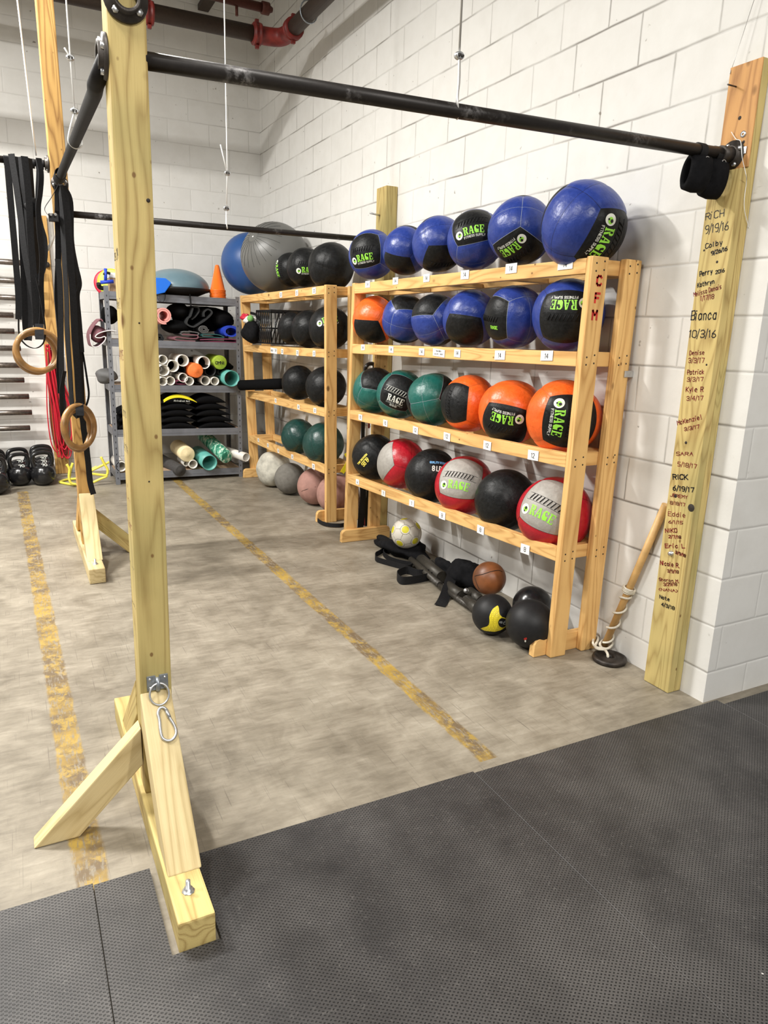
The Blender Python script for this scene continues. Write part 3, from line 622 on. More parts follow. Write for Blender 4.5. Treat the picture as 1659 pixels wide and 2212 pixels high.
for i,(a,b,s,h,c,sw) in enumerate([((-.076,2.007,1.906),(-.076,1.927,1.911),'RiCH',0.024,0,0.0019),((-.076,2.001,1.858),(-.076,1.901,1.862),'9/19/16',0.028,0,0.0019),((-.076,1.99,1.804),(-.076,1.915,1.813),'Colby',0.017,0,0.0021),((-.076,1.959,1.778),(-.076,1.893,1.79),'9/26/16',0.013,0,0.0022),((-.076,1.991,2.018),(-.076,1.946,2.034),'9/15/15',0.014,0,0.0018),((-.076,1.999,1.704),(-.076,1.942,1.713),'Perry',0.017,0,0.0022),((-.076,1.929,1.709),(-.076,1.892,1.715),'2016',0.012,0,0.0019),((-.076,2.002,1.664),(-.076,1.928,1.676),'Kathryn',0.016,0,0.002),((-.076,2.014,1.63),(-.076,1.894,1.656),'Melissa Donais',0.016,1,0.0016),((-.076,1.98,1.615),(-.076,1.922,1.621),'1/17/18',0.016,1,0.0016),((-.076,2.013,1.543),(-.076,1.897,1.546),'Bianca',0.034,0,0.0026),((-.076,2.011,1.477),(-.076,1.89,1.479),'10/3/16',0.027,0,0.0023),((-.076,1.998,1.41),(-.076,1.929,1.415),'Denise',0.016,1,0.0017),((-.076,1.999,1.38),(-.076,1.926,1.384),'3/3/17',0.018,1,0.0017),((-.076,1.996,1.335),(-.076,1.919,1.342),'Patrick',0.017,1,0.0019),((-.076,1.994,1.308),(-.076,1.919,1.315),'3/3/17',0.015,1,0.0017),((-.076,1.992,1.268),(-.076,1.912,1.275),'Kyle R',0.018,1,0.0021),((-.076,1.984,1.234),(-.076,1.907,1.243),'3/4/17',0.016,1,0.0017),((-.076,2.011,1.133),(-.076,1.901,1.171),'McKenzie!',0.017,1,0.002),((-.076,1.974,1.114),(-.076,1.906,1.135),'3/3/17',0.013,1,0.0018),((-.076,1.998,1.011),(-.076,1.918,1.023),'SARA',0.014,1,0.0018),((-.076,1.985,0.971),(-.076,1.893,0.976),'5/18/17',0.016,1,0.0018),((-.076,1.999,0.913),(-.076,1.927,0.925),'RICK',0.019,0,0.0029),((-.076,1.992,0.869),(-.076,1.891,0.88),'6/19/17',0.018,0,0.0027),((-.076,2.001,0.84),(-.076,1.917,0.848),'JEREMY',0.012,1,0.0017),((-.076,1.996,0.808),(-.076,1.923,0.815),'8/18/17',0.013,1,0.0017),((-.076,1.998,0.758),(-.076,1.911,0.772),'Eddie',0.017,1,0.0018),((-.076,1.991,0.728),(-.076,1.922,0.741),'6/1/15',0.012,1,0.0018),((-.076,2.001,0.685),(-.076,1.943,0.701),'NIKO',0.016,1,0.0024),((-.076,1.981,0.667),(-.076,1.921,0.68),'2/7/18',0.011,1,0.0021),((-.076,1.991,0.621),(-.076,1.895,0.647),'Eric L',0.016,1,0.0024),((-.076,1.939,0.612),(-.076,1.887,0.61),'3/9/18',0.011,1,0.0022),((-.076,2.005,0.542),(-.076,1.907,0.559),'Nicole R.',0.017,1,0.0023),((-.076,1.965,0.521),(-.076,1.909,0.534),'3/9/18',0.012,1,0.0019),((-.076,2.001,0.472),(-.076,1.899,0.496),'Sharon M.',0.012,1,0.0018),((-.076,1.974,0.458),(-.076,1.908,0.481),'3/29/18',0.012,1,0.0019),((-.076,1.994,0.429),(-.076,1.901,0.454),'(NANA)',0.011,1,0.0018),((-.076,1.987,0.398),(-.076,1.934,0.403),'Nate',0.014,0,0.0022),((-.076,1.973,0.369),(-.076,1.905,0.374),'4/3/18',0.014,0,0.0022)]):
    onb(a,b,s,h,c,sw,i)
adopt(mesh('handwriting',bm,[M['ink'],M['ink_red']]),wb)
for (u,v,r,n) in ((1458,1072,.0085,0),(1483,958,.006,0),(1554,478,.0,0),(1520,541,.004,0),(1549,567,.005,0),(1526,788,.005,0)):
    pass
for nm,p,r in (('knot_hole',(-.077,1.976,0.847),.008),('knot_hole',(-.077,1.96,1.069),.006),('knot_hole',(-.077,1.93,1.752),.005),('knot_hole',(-.077,1.914,1.377),.004),('knot_hole',(-.077,1.995,1.798),.004),('bolt_hole',(-.043,1.945,2.246),.007),('bolt_hole',(-.043,1.915,2.161),.006)):
    lathe(nm,[(0,.0006),(r*.8,.0008),(r,0)],axisM(p,(-1,0,0)),M['screw'],wb,10)
lathe('knot',[(0,.001),(.010,.001),(.016,0)],axisM((-.077,1.893,0.816),(-1,0,0)),M['iron'],wb,12)
lathe('bolt',[(0,.014),(.008,.012),(.010,.004),(.012,0)],axisM((-.077,1.959,0.606),(-1,0,0)),M['zinc'],wb,10)
lathe('washer',[(.005,.003),(.011,.003),(.011,0)],axisM((-.043,1.92,2.188),(-1,0,0)),M['zinc'],wb,20)
q0=Vector((-.043,1.908,2.132)); box('square_washer',(q0.x-.004,q0.y-.011,q0.z-.012),(q0.x,q0.y+.011,q0.z+.012),M['zinc'],wb,.001)
tube('long_bolt',[(-.044,1.978,2.355),Vector((-.044,1.978,2.355))+Vector((-.045,0,.0))],.0028,M['iron'],wb,8)
s0=tube('string',smooth_path([(-.05,1.967,2.204),(-.049,1.944,2.176),(-.052,1.92,2.162),(-.058,1.9,2.106),(-.082,1.857,2.043),(-.049,1.875,2.019),(-.04,1.875,1.935),(0.024,1.874,1.845),(0.121,1.874,1.771)],6),.0013,M['cable_white'],wb,6)
tube('top_wire',[(-.046,2.01,2.404),(-.03,2.008,2.465),(-.02,1.968,2.643)],.0012,M['steel_wire'],wb,6)
wb2=thing('wall_board',(-.04,4.72,0),'pine wall board rising behind the far end of the big ball rack','board')
plank('board',(-.045,4.715,.002),(-.045,4.715,2.425),.085,.150,M['pine'],wb2,bev=.003)
tube('board_bolt',[(-.088,4.73,2.245),(-.16,4.74,2.255)],.006,M['zinc'],wb2,10)
wb3=thing('wall_board',(-2.09,7.66,0),'brown wooden board standing against the back wall behind the second post','board')
plank('board',(-2.085,7.655,.002),(-2.11,7.655,2.40),.125,.045,M['pine_brown'],wb3,wdir=(1,0,0),bev=.003)
lathe('eye_bolt',[(0,.03),(.022,.03),(.026,.02),(.026,0)],axisM((-2.078,7.63,1.973),(0,-1,0)),M['iron'],wb3,16)

# ---------------------------------------------------------------- timber ball racks
def rack(name_label,near,far,levels,yo,yf_,xb,foot_in,feet,mat):
    """near/far: (x_top,x_bottom) of the front legs' left edge; levels: [(z near,z far)]"""
    t=thing('ball_rack',((near[1]+far[1])/2,(yo+yf_)/2,0),name_label,'rack'); d=.038; w=.089
    ztn=levels[0][0]+.006; ztf=levels[0][1]+.006
    legs=[]
    for (xt,xo),y,zt,inn in ((near,yo,ztn,1),(far,yf_,ztf,-1)):
        for off in (0,xb):
            legs.append(plank('leg',(xo+w/2+off,y+d/2,.001),(xt+w/2+off,y+d/2,zt),w,d,mat,t,bev=.006))
    def fx(k,z): # front edge x at z
        xt,xo=(near,far)[k]; zt=(ztn,ztf)[k]; return xo+(xt-xo)*z/zt
    ya=yo+d; yb=yf_
    for i,(zn,zf) in enumerate(levels):
        for k,nm in ((0,'front_rail'),(1,'back_rail')):
            xn=fx(0,zn)+d/2+(xb+w-d if k else 0); xf=fx(1,zf)+d/2+(xb+w-d if k else 0)
            plank(nm,(xn,ya+.0005,zn-.031),(xf,yb-.0005,zf-.031),d,.062,mat,t,bev=.003)
        for y,z,k in ((ya+d/2,zn,0),(yb-d/2,zf,1)):
            x=fx(k,z); plank('end_rail',(x+d+.001,y,z-.031),(x+xb+w-d-.001,y,z-.031),.062,d-.002,mat,t,wdir=(0,0,1),bev=.003)
        n=3 if i==0 else 2
        for c in range(n):
            f=(c+1)/(n+1); y=ya+(yb-ya)*f; z=zn+(zf-zn)*f-.036; x=fx(0,zn)+(fx(1,zf)-fx(0,zn))*f
            plank('cross_piece',(x+d+.001,y,z-.015),(x+xb+w-d-.001,y,z-.015),.060,.022,mat,t,wdir=(0,1,0),bev=.002)
    for y,(xa,xc_),k in ((yo+d*1.5,feet[0],0),(yf_-d/2,feet[1],1)):
        bm=bmesh.new(); H=.089
        prof=[(xa,.001),(xc_,.001),(xc_,H-.022),(xc_-.008,H-.006),(xc_-.022,H),(xa+.030,H),(xa+.012,H-.008),(xa+.003,H-.025)]
        A_=[bm.verts.new((x,y-d/2+.0006,z)) for x,z in prof]; B_=[bm.verts.new((x,y+d/2-.0006,z)) for x,z in prof]; n=len(prof)
        for i in range(n): bm.faces.new((A_[i],B_[i],B_[(i+1)%n],A_[(i+1)%n]))
        bm.faces.new(A_); bm.faces.new(B_[::-1]); bevel(bm,.002,1)
        me=bpy.data.meshes.new('foot'); bmesh.ops.rotate(bm,verts=bm.verts,cent=(0,0,0),matrix=Matrix.Rotation(-PI/2,3,'Y')); 
        o=mesh('foot',bm,mat); o.matrix_basis=Matrix.Rotation(PI/2,4,'Y'); adopt(o,t)
    # screws on the near legs
    for off in (0,xb):
        for zn,_ in levels:
            for sx_,sz in ((.26,.35),(.74,.2),(.26,.85),(.74,.75)):
                x=fx(0,zn)+off+w*sx_; z=zn-.062*sz
                lathe('screw',[(0,.0005),(.0034,.0007),(.0042,0)],axisM((x,yo-.0002,z),(0,-1,0)),M['screw'],t,8)
    def fr(y,z):
        k=(y-yo)/(yf_-yo); return (fx(0,z)*(1-k)+fx(1,z)*k)
    return t,fr
L1=[(1.785,1.764),(1.405,1.378),(.965,.936),(.530,.488)]
r1,fr1=rack('large honey-coloured timber rack full of coloured medicine balls on the right',(-.293,-.318),(-.392,-.425),L1,2.355,4.470,.187,1,((-.388,-.015),(-.470,-.085)),M['rack'])
L2=[(1.776,1.755),(1.326,1.303),(.887,.862),(.447,.428)]
r2,fr2=rack('shorter timber ball rack in the far corner beside the grey metal shelves',(-.385,-.362),(-.455,-.385),L2,4.975,6.90,.187,1,((-.425,-.10),(-.47,-.12)),M['rack'])
def tags(rk,fr,items):
    for p,w,h,txt in items:
        y=p[1]; z=p[2]; dy=(fr(y+.1,z)-fr(y-.1,z)); ux=Vector((-dy,-.2,0)).normalized(); uy=Vector((0,0,1))
        o=Vector((fr(y,z)-.0016,y,z)); bm=bmesh.new(); f=plane_fn(o,ux,uy,0)
        rnd=random.Random(int(y*1000)); c=rnd.uniform(-.06,.06)
        q=[(-w/2,-h/2),(w/2,-h/2+c*w),(w/2,h/2+c*w),(-w/2,h/2)]
        bm.faces.new([bm.verts.new(f(*a)) for a in q]); n_=ux.cross(uy); 
        bk=[bm.verts.new(f(*a)-n_*.0012) for a in q]; bm.faces.new(bk[::-1])
        g=plane_fn(o,ux,uy,.0004)
        for j,ln in enumerate(txt.split('~')):
            hh=h*(.46 if '~' not in txt else .22); tw=hh/6*text_width(ln)*.8
            if tw>w*.9: tw=w*.9
            text_bm(bm,ln,lambda u,v,g=g,tw=tw,hh=hh,j=j:g(u-tw/2,v-hh/2+(h*.16-j*h*.38 if '~' in txt else 0)),hh,.0030 if '~' not in txt else .0016,1,width=tw,jit=.15,seed=3)

        me=bpy.data.meshes.new('number_tag'); bm.to_mesh(me); bm.free()
        link('number_tag',me,[M['paper'],M['ink']],rk)
tags(r1,fr1,[(p,w,h,t) for p,w,h,t in [((-.392,4.284,1.754),0.062,0.04,'14'),((-.375,3.937,1.759),0.062,0.04,'14'),((-.359,3.599,1.759),0.062,0.042,'14'),((-.342,3.238,1.76),0.07,0.044,'14'),((-.324,2.871,1.769),0.082,0.044,'14'),((-.307,2.512,1.766),0.09,0.044,'14'),((-.393,4.315,1.359),0.05,0.036,'14'),((-.376,3.95,1.36),0.056,0.038,'14'),((-.359,3.606,1.359),0.056,0.038,'14'),((-.351,3.432,1.363),0.115,0.04,'Perm Balls~no cuts please'),((-.342,3.258,1.365),0.056,0.04,'14'),((-.326,2.903,1.368),0.078,0.044,'14'),((-.31,2.573,1.379),0.078,0.044,'14'),((-.393,4.313,0.905),0.05,0.038,'10'),((-.377,3.979,0.906),0.054,0.04,'10'),((-.36,3.625,0.908),0.054,0.042,'12'),((-.345,3.303,0.915),0.062,0.044,'12'),((-.328,2.946,0.919),0.062,0.044,'12'),((-.311,2.601,0.923),0.072,0.046,'12'),((-.393,4.319,0.461),0.045,0.036,'6'),((-.376,3.963,0.457),0.048,0.038,'7'),((-.36,3.622,0.466),0.055,0.04,'7'),((-.344,3.299,0.468),0.062,0.044,'8'),((-.328,2.946,0.475),0.058,0.044,'8'),((-.311,2.596,0.467),0.062,0.046,'8')]])
tags(r2,fr2,[((-.412,5.862,1.735),0.055,0.044,'20'),((-.402,5.519,1.739),0.055,0.044,'20'),((-.391,5.183,1.745),0.065,0.046,'20'),((-.419,6.07,1.279),0.16,0.046,'Wear + TAP'),((-.412,5.869,1.278),0.05,0.044,'20'),((-.402,5.529,1.28),0.05,0.044,'20'),((-.392,5.194,1.286),0.05,0.044,'20'),((-.418,6.068,0.848),0.045,0.036,'20'),((-.402,5.529,0.847),0.05,0.038,'20'),((-.391,5.187,0.854),0.055,0.04,'20'),((-.435,6.596,0.419),0.045,0.034,'20'),((-.426,6.322,0.41),0.045,0.036,'20'),((-.418,6.043,0.403),0.045,0.036,'20'),((-.407,5.696,0.405),0.05,0.038,'20'),((-.393,5.227,0.404),0.055,0.044,'20')])
# red painted letters on the near leg
bm=bmesh.new()
for (s,q,h) in [('C',(-.26,2.354,1.677),0.036),('F',(-.261,2.354,1.608),0.036),('M',(-.267,2.354,1.539),0.036)]:
    text_bm(bm,s,lambda u,v,q=q:Vector((q[0]+u,2.3543-.0004,q[2]+v)),h,.0098,0,width=.024)
mesh('painted_letters',bm,M['paint_red'],r1)
# steel angle fixing the rack to the wall
br=box('wall_bracket',(-.052,2.350,1.300),(-.001,2.353,1.328),M['zinc'],r1,.001)

# faded scribbles on the left side face of the front post
for i,(zz,tx,mi) in enumerate(((1.62,'Jess 2/14',0),(1.50,'Mike T.',0),(1.37,'4/11/15',1),(1.22,'Dana',0),(1.12,'6/2/16',0),(.98,'Lou',1),(.90,'7/9/15',1),(.78,'Ben K',0),(.66,'10/8/14',0),(.55,'Anna',1))):
    bm=bmesh.new(); text_bm(bm,tx,lambda u,v,zz=zz:Vector((-2.157+(-2.136+2.157)*zz/2.62-.0449,2.058-u,zz+v)),.024,.0022,mi,width=.074,jit=.3,seed=i)
    adopt(mesh('handwriting',bm,[M['ink'],M['ink_red']]),p1)
adopt(lathe('knot_hole',[(0,.0006),(.004,.0008),(.005,0)],axisM((-2.111,1.974,1.762),(0,-1,0)),M['screw'],None,10),p1)
for q_ in ((-2.148,1.974,1.465),(-2.144,1.974,1.048)): adopt(lathe('nail_hole',[(0,.0006),(.0018,.0008),(.0024,0)],axisM(q_,(0,-1,0)),M['screw'],None,8),p1)
# ---------------------------------------------------------------- medicine balls
def ball_mesh(key,face_m,pan_m,st_m,n=20):
    bm=bmesh.new(); rnd=random.Random(key)
    ax=[(Vector((0,0,1)),Vector((1,0,0))),(Vector((0,0,-1)),Vector((-1,0,0))),(Vector((1,0,0)),Vector((0,1,0))),(Vector((-1,0,0)),Vector((0,-1,0))),(Vector((0,1,0)),Vector((-1,0,0))),(Vector((0,-1,0)),Vector((1,0,0)))]
    def rad(d):
        a=sorted([abs(d.x),abs(d.y),abs(d.z)]); e=math.degrees(math.atan2(a[2]-a[1],a[2]+a[1]))  # 0 at an edge
        r=1-.020*math.exp(-(e/3.2)**2)+.012*math.sin(3.1*d.x+1)*math.sin(2.7*d.y)+.010*math.sin(4.3*d.z+2*d.x)
        if max(abs(d.x),abs(d.y))>=abs(d.z):   # seam through the middle of each side panel
            m_=abs(math.degrees(math.atan2(d.z,max(abs(d.x),abs(d.y))))); r-=.012*math.exp(-(m_/3)**2)
        return r
    for fi,(N,U) in enumerate(ax):
        V=N.cross(U); g=[]
        for i in range(n+1):
            row=[]
            for j in range(n+1):
                a=math.tan(PI/4*(2*i/n-1)); b=math.tan(PI/4*(2*j/n-1)); d=(N+U*a+V*b).normalized(); row.append(bm.verts.new(d*rad(d)))
            g.append(row)
        for i in range(n):
            for j in range(n):
                f=bm.faces.new((g[i][j],g[i+1][j],g[i+1][j+1],g[i][j+1])); f.material_index=0 if fi<2 else 1; f.smooth=True
    bmesh.ops.remove_doubles(bm,verts=bm.verts,dist=1e-4)
    # stitched seams
    def seam(p,q,w=.009,m_=16):
        pr=None
        for i in range(m_+1):
            d=(p.lerp(q,i/m_)).normalized(); t=(q-p).normalized(); s=d.cross(t).normalized(); c=d*(rad(d)+.004)
            cur=(bm.verts.new(c-s*w/2),bm.verts.new(c+s*w/2))
            if pr: f=bm.faces.new((pr[0],pr[1],cur[1],cur[0])); f.material_index=2
            pr=cur
    for s in (-1,1):
        for u in (-1,1):
            seam(Vector((-1,u,s)),Vector((1,u,s))); seam(Vector((u,-1,s)),Vector((u,1,s))); seam(Vector((s,u,-1)),Vector((s,u,1)))
    for a,b in (((1,1,0),(1,-1,0)),((1,-1,0),(-1,-1,0)),((-1,-1,0),(-1,1,0)),((-1,1,0),(1,1,0))): seam(Vector(a),Vector(b),.006)
    me=bpy.data.meshes.new('medicine_ball'); bmesh.ops.recalc_face_normals(bm,faces=[f for f in bm.faces if f.material_index<2]); bm.to_mesh(me); bm.free()
    for m_ in (face_m,pan_m,st_m): me.materials.append(M[m_])
    return me,rad
BM={k:ball_mesh(i,*v) for i,(k,v) in enumerate({'blue':('v_black','v_blue','st_white'),'blue2':('v_black','v_blue','st_dark'),'orange':('v_black','v_orange','st_orange'),'green':('v_black','v_green','st_white'),'red':('v_grey','v_red','st_black'),'black':('v_black','v_black','st_black'),'dkgreen':('v_dkgreen','v_dkgreen','st_black')}.items())}
CAMP=Vector((-2.4503,0,1.461))
def ball(kind,c,face,rot,label,logo=None,lace=None,group=None):
    me,rad=BM[kind]; x,y,z,r=c; o=bpy.data.objects.new('medicine_ball',me); C.objects.link(o)
    p=Vector((x,y,z)); T=(CAMP-p).normalized(); R_=Vector((0,0,1)).cross(T).normalized(); U_=T.cross(R_)
    Z=(R_*face[0]+U_*face[1]+T*face[2]).normalized(); 
    Xr=(R_-R_.dot(Z)*Z).normalized(); Yr=Z.cross(Xr); a=math.radians(rot); X_=Xr*math.cos(a)+Yr*math.sin(a); Y_=Z.cross(X_)
    o.matrix_basis=Matrix.Translation(p)@Matrix(((X_.x,Y_.x,Z.x,0),(X_.y,Y_.y,Z.y,0),(X_.z,Y_.z,Z.z,0),(0,0,0,1)))@Matrix.Scale(r,4)
    tag(o,label,'ball',group)
    def child(nm,bm,mats):
        me2=bpy.data.meshes.new(nm); bm.to_mesh(me2); bm.free(); c_=bpy.data.objects.new(nm,me2); C.objects.link(c_)
        for m_ in mats: me2.materials.append(M[m_])
        c_.parent=o
    def fn(lift):
        def f(u,v):
            d=Vector((math.sin(u)*math.cos(v),math.sin(v),math.cos(u)*math.cos(v))); return d*(rad(d)+lift)
        return f
    f=fn(.007)
    if lace:
        bm=bmesh.new()
        for j in range(9):
            u=-.46+j*.11; tube_bm(bm,[fn(.006)(u-.035,-.075),fn(.018)(u,0),fn(.006)(u+.035,.095)],.013,6)
        for v in (-.095,.105):
            for u0 in [-.6+.1*i for i in range(12)]: tube_bm(bm,[fn(.004)(u0,v),fn(.004)(u0+.1,v)],.0045,5,caps=False)
        child('lacing',bm,[lace])
    if logo=='rage' or logo=='rage_grey' or logo=='rage_soft':
        ms={'rage':('green_logo','white_print','st_black'),'rage_grey':('white_print','grey_print','st_black'),'rage_soft':('green_logo','white_print','st_black')}[logo]
        bm=bmesh.new(); slab_bm(bm,'RAGE',lambda u,v:f(u-.34,v-.46),.27,.80,0)
        if logo!='rage_soft': text_bm(bm,'FITNESS SUPPLY',lambda u,v:f(u-.36,v-.565),.068,.012,1,width=.84)
        if logo=='rage_grey':
            for k in range(3): disc_bm(bm,f,-.1+.13*k,-.62,.07,1,8,.05)
        else:
            disc_bm(bm,f,-.52,-.37,.14,1,24); disc_bm(bm,fn(.009),-.50,-.37,.085,0,9,.07); disc_bm(bm,fn(.010),-.49,-.34,.045,2,7); disc_bm(bm,fn(.010),-.525,-.42,.03,2,5)
        child('logo',bm,ms)
    elif logo=='strip':
        bm=bmesh.new(); 
        text_bm(bm,'RAGE',lambda u,v:f(u+.15,v-.3),.10,.022,0,width=.3); child('logo',bm,['green_logo'])
    elif logo:
        bm=bmesh.new(); big,small,mt=logo
        text_bm(bm,big,lambda u,v:f(u-.26,v-.10),.17,.034,0,width=.42); text_bm(bm,small,lambda u,v:f(u-.36,v-.24 if mt=='yellow_print' else v+.18),.075,.020,1,width=.72)
        child('lettering',bm,[('white_print' if mt=='blue_print' else mt),mt])
    return o
G1='medicine balls in the big timber rack'

BL=[
('blue',(-.27,4.462,1.952,0.156),(-.42,.22,.88),6,'blue and black ball at the left end of the top row, logo low down','rage','strap'),
('blue2',(-.25,4.036,1.945,0.144),(-.35,-.80,.45),15,'plain blue ball, second from the left in the top row',None,None),
('blue2',(-.233,3.681,1.953,0.152),(.20,-.72,.66),-8,'blue ball with a black panel low on its front, third in the top row',None,'strap'),
('blue',(-.216,3.337,1.945,0.151),(-.18,.62,.76),8,'top-row ball whose black upper panel reads RAGE above blue, fourth from the left','rage','strap'),
('blue',(-.199,2.979,1.956,0.157),(-.02,-.74,.67),-135,'blue ball with tilted lettering on its low black panel, fifth in the top row','rage','strap'),
('blue2',(-.222,2.512,1.927,0.18),(.72,-.42,.55),-128,'largest blue ball at the right end of the top row beside the wall','rage','strap'),
('orange',(-.267,4.396,1.539,0.154),(-.35,-.72,.60),20,'orange and black ball at the left end of the second row among blue ones',None,None),
('blue',(-.249,4.013,1.542,0.147),(.12,.93,.35),8,'blue ball with a black cap on top, second in the second row',None,None),
('blue',(-.232,3.674,1.539,0.148),(.45,-.80,-.38),35,'blue ball with pale crossing seams, third in the second row',None,None),
('blue2',(-.217,3.343,1.547,0.15),(-.25,-.62,.74),4,'blue ball with a black panel low at left, fourth in the second row',None,None),
('blue',(-.199,2.974,1.553,0.152),(-.86,-.08,.50),3,'blue ball with a black strip down its left side, fifth in the second row','strip','strap'),
('blue2',(-.181,2.601,1.559,0.162),(-.12,-.04,.99),180,'second-row ball with a big black panel and upside-down RAGE, by the near upright','rage','strap'),
('green',(-.266,4.37,1.074,0.154),(.10,.72,.68),-6,'green ball with a black top, left end of the third row',None,None),
('green',(-.25,4.042,1.078,0.154),(-.12,.10,.98),-22,'green and black ball with white lacing and white lettering','rage_grey','white_print'),
('green',(-.232,3.669,1.081,0.157),(.90,.20,.38),-14,'mostly green ball with a black right side, third in the third row',None,'strap'),
('orange',(-.215,3.31,1.092,0.156),(-.74,.02,.67),88,'orange ball with a black laced left side, fourth in the third row',None,'strap'),
('orange',(-.198,2.949,1.083,0.166),(-.25,-.52,.82),178,'orange ball with upside-down RAGE and white emblem, fifth in the third row','rage','strap'),
('orange',(-.18,2.574,1.102,0.173),(.22,-.16,.96),-95,'large orange ball with a tall black panel behind the near upright','rage','strap'),
('black',(-.265,4.358,0.621,0.157),(-.42,-.28,.86),-128,'black ball with yellow lettering, left end of the bottom row',('6LBS','MEDICINE BALL','yellow_print'),None),
('red',(-.248,3.994,0.635,0.162),(-.93,.16,.33),10,'red ball with a grey left edge, second in the bottom row',None,None),
('black',(-.231,3.645,0.621,0.164),(.28,.28,.92),0,'black ball marked 8 LBS with blue print, third in the bottom row',('8 LBS','QUALITY FITNESS','blue_print'),None),
('red',(-.215,3.308,0.626,0.169),(-.18,.34,.92),-12,'red and grey ball with faded lime RAGE, in the middle of the bottom row','rage_soft','strap'),
('black',(-.197,2.942,0.624,0.163),(-.50,-.42,.75),25,'plain black ball between the two red-and-grey ones, bottom row',None,None),
('red',(-.18,2.577,0.635,0.179),(-.22,.28,.93),-26,'red and grey ball with bright lime RAGE nearest the camera, bottom row','rage_soft','strap'),
]
for k,c,f,a,l,lo,la in BL: ball(k,c,f,a,l,lo,la,G1)
G2='black balls in the corner rack'
for k,c,f,a,l,lo,la in [
('black',(-.257,6.031,1.951,0.142),(-.70,.0,.7),-80,'small black ball with a white emblem edge, leftmost ball on the corner rack top','rage','strap'),
('black',(-.281,5.654,1.945,0.152),(.12,.22,.96),2,'black ball reading RAGE in the middle of the corner rack top','rage','strap'),
('black',(-.261,5.169,1.923,0.173),(.9,-.25,.3),10,'largest plain black ball on the corner rack top, nearest the near leg',None,None),
('black',(-.284,5.926,1.471,0.138),(-.2,-.3,.9),30,'black ball right beside the crate on the corner rack second shelf',None,None),
('black',(-.274,5.585,1.467,0.15),(.1,-.3,.9),20,'middle black ball on the corner rack second shelf',None,None),
('black',(-.261,5.19,1.478,0.163),(-.1,.65,.7),12,'black ball with a lime mark behind the near leg, second shelf of the corner rack','rage',None),
('black',(-.281,5.811,1.02,0.146),(.0,.0,1),5,'left black ball on the corner rack third shelf',None,None),
('black',(-.263,5.248,1.029,0.16),(.5,-.5,.7),-45,'right black ball with dim lettering on the corner rack third shelf','rage_grey',None),
('dkgreen',(-.281,5.811,0.559,0.153),(.3,.3,.9),30,'left dark green ball on the lowest shelf of the corner rack',None,None),
('dkgreen',(-.265,5.291,0.575,0.168),(.2,.1,.97),10,'right dark green ball on the lowest shelf of the corner rack',None,None),
]: ball(k,c,f,a,l,lo,la,G2)
# ---------------------------------------------------------------- grey steel shelving and what it holds
sh=thing('metal_shelf',(-1.07,7.15,0),'grey boltless steel shelving unit in the far corner, crammed with gym gear','shelf')
XL,XR,YF,YB=-1.672,-.462,6.93,7.385
ZL=[(1.740,1.725),(1.330,1.318),(.925,.908),(.515,.497),(.110,.095)]
def zs(k,x): a,b=ZL[k]; return a+(b-a)*(x-XL)/(XR-XL)
def angle_post(x,y,sx,sy,z1,nm='post'):
    bm=bmesh.new(); t_=.002; w=.038
    box_bm(bm,(min(x,x+sx*w),min(y,y+sy*t_),.001),(max(x,x+sx*w),max(y,y+sy*t_),z1)); box_bm(bm,(min(x,x+sx*t_),min(y+sy*t_,y+sy*w),.001),(max(x,x+sx*t_),max(y+sy*t_,y+sy*w),z1),0)
    o=mesh(nm,bm,M['shelf'],sh); return o
def slots(x,y,nx,ny,z1,parent,n=30):
    bm=bmesh.new()
    for i in range(n):
        z=.06+(z1-.1)*i/(n-1); ux=Vector((ny,nx,0)); c=Vector((x,y,z))+Vector((nx,ny,0))*.0006
        ux=Vector((abs(ny),abs(nx),0))
        pr=[(-.004,.008),(.004,.008),(.0045,.002),(.0022,-.009),(-.0022,-.009),(-.0045,.002)]
        bm.faces.new([bm.verts.new(c+ux*a+Vector((0,0,b))) for a,b in pr])
    mesh('keyhole_slots',bm,M['shelf_dark'],parent)
for x,sx in ((XL,1),(XR,-1)):
    p_=angle_post(x,YF,sx,1,1.785 if sx>0 else 1.745); slots(x+sx*.019,YF,0,-1,1.74,p_)
    if sx>0: slots(x,YF+.02,-1,0,1.74,p_)
    p_=angle_post(x,YB,sx,-1,1.785 if sx>0 else 1.745)
    if sx>0: slots(x,YB-.02,-1,0,1.74,p_)
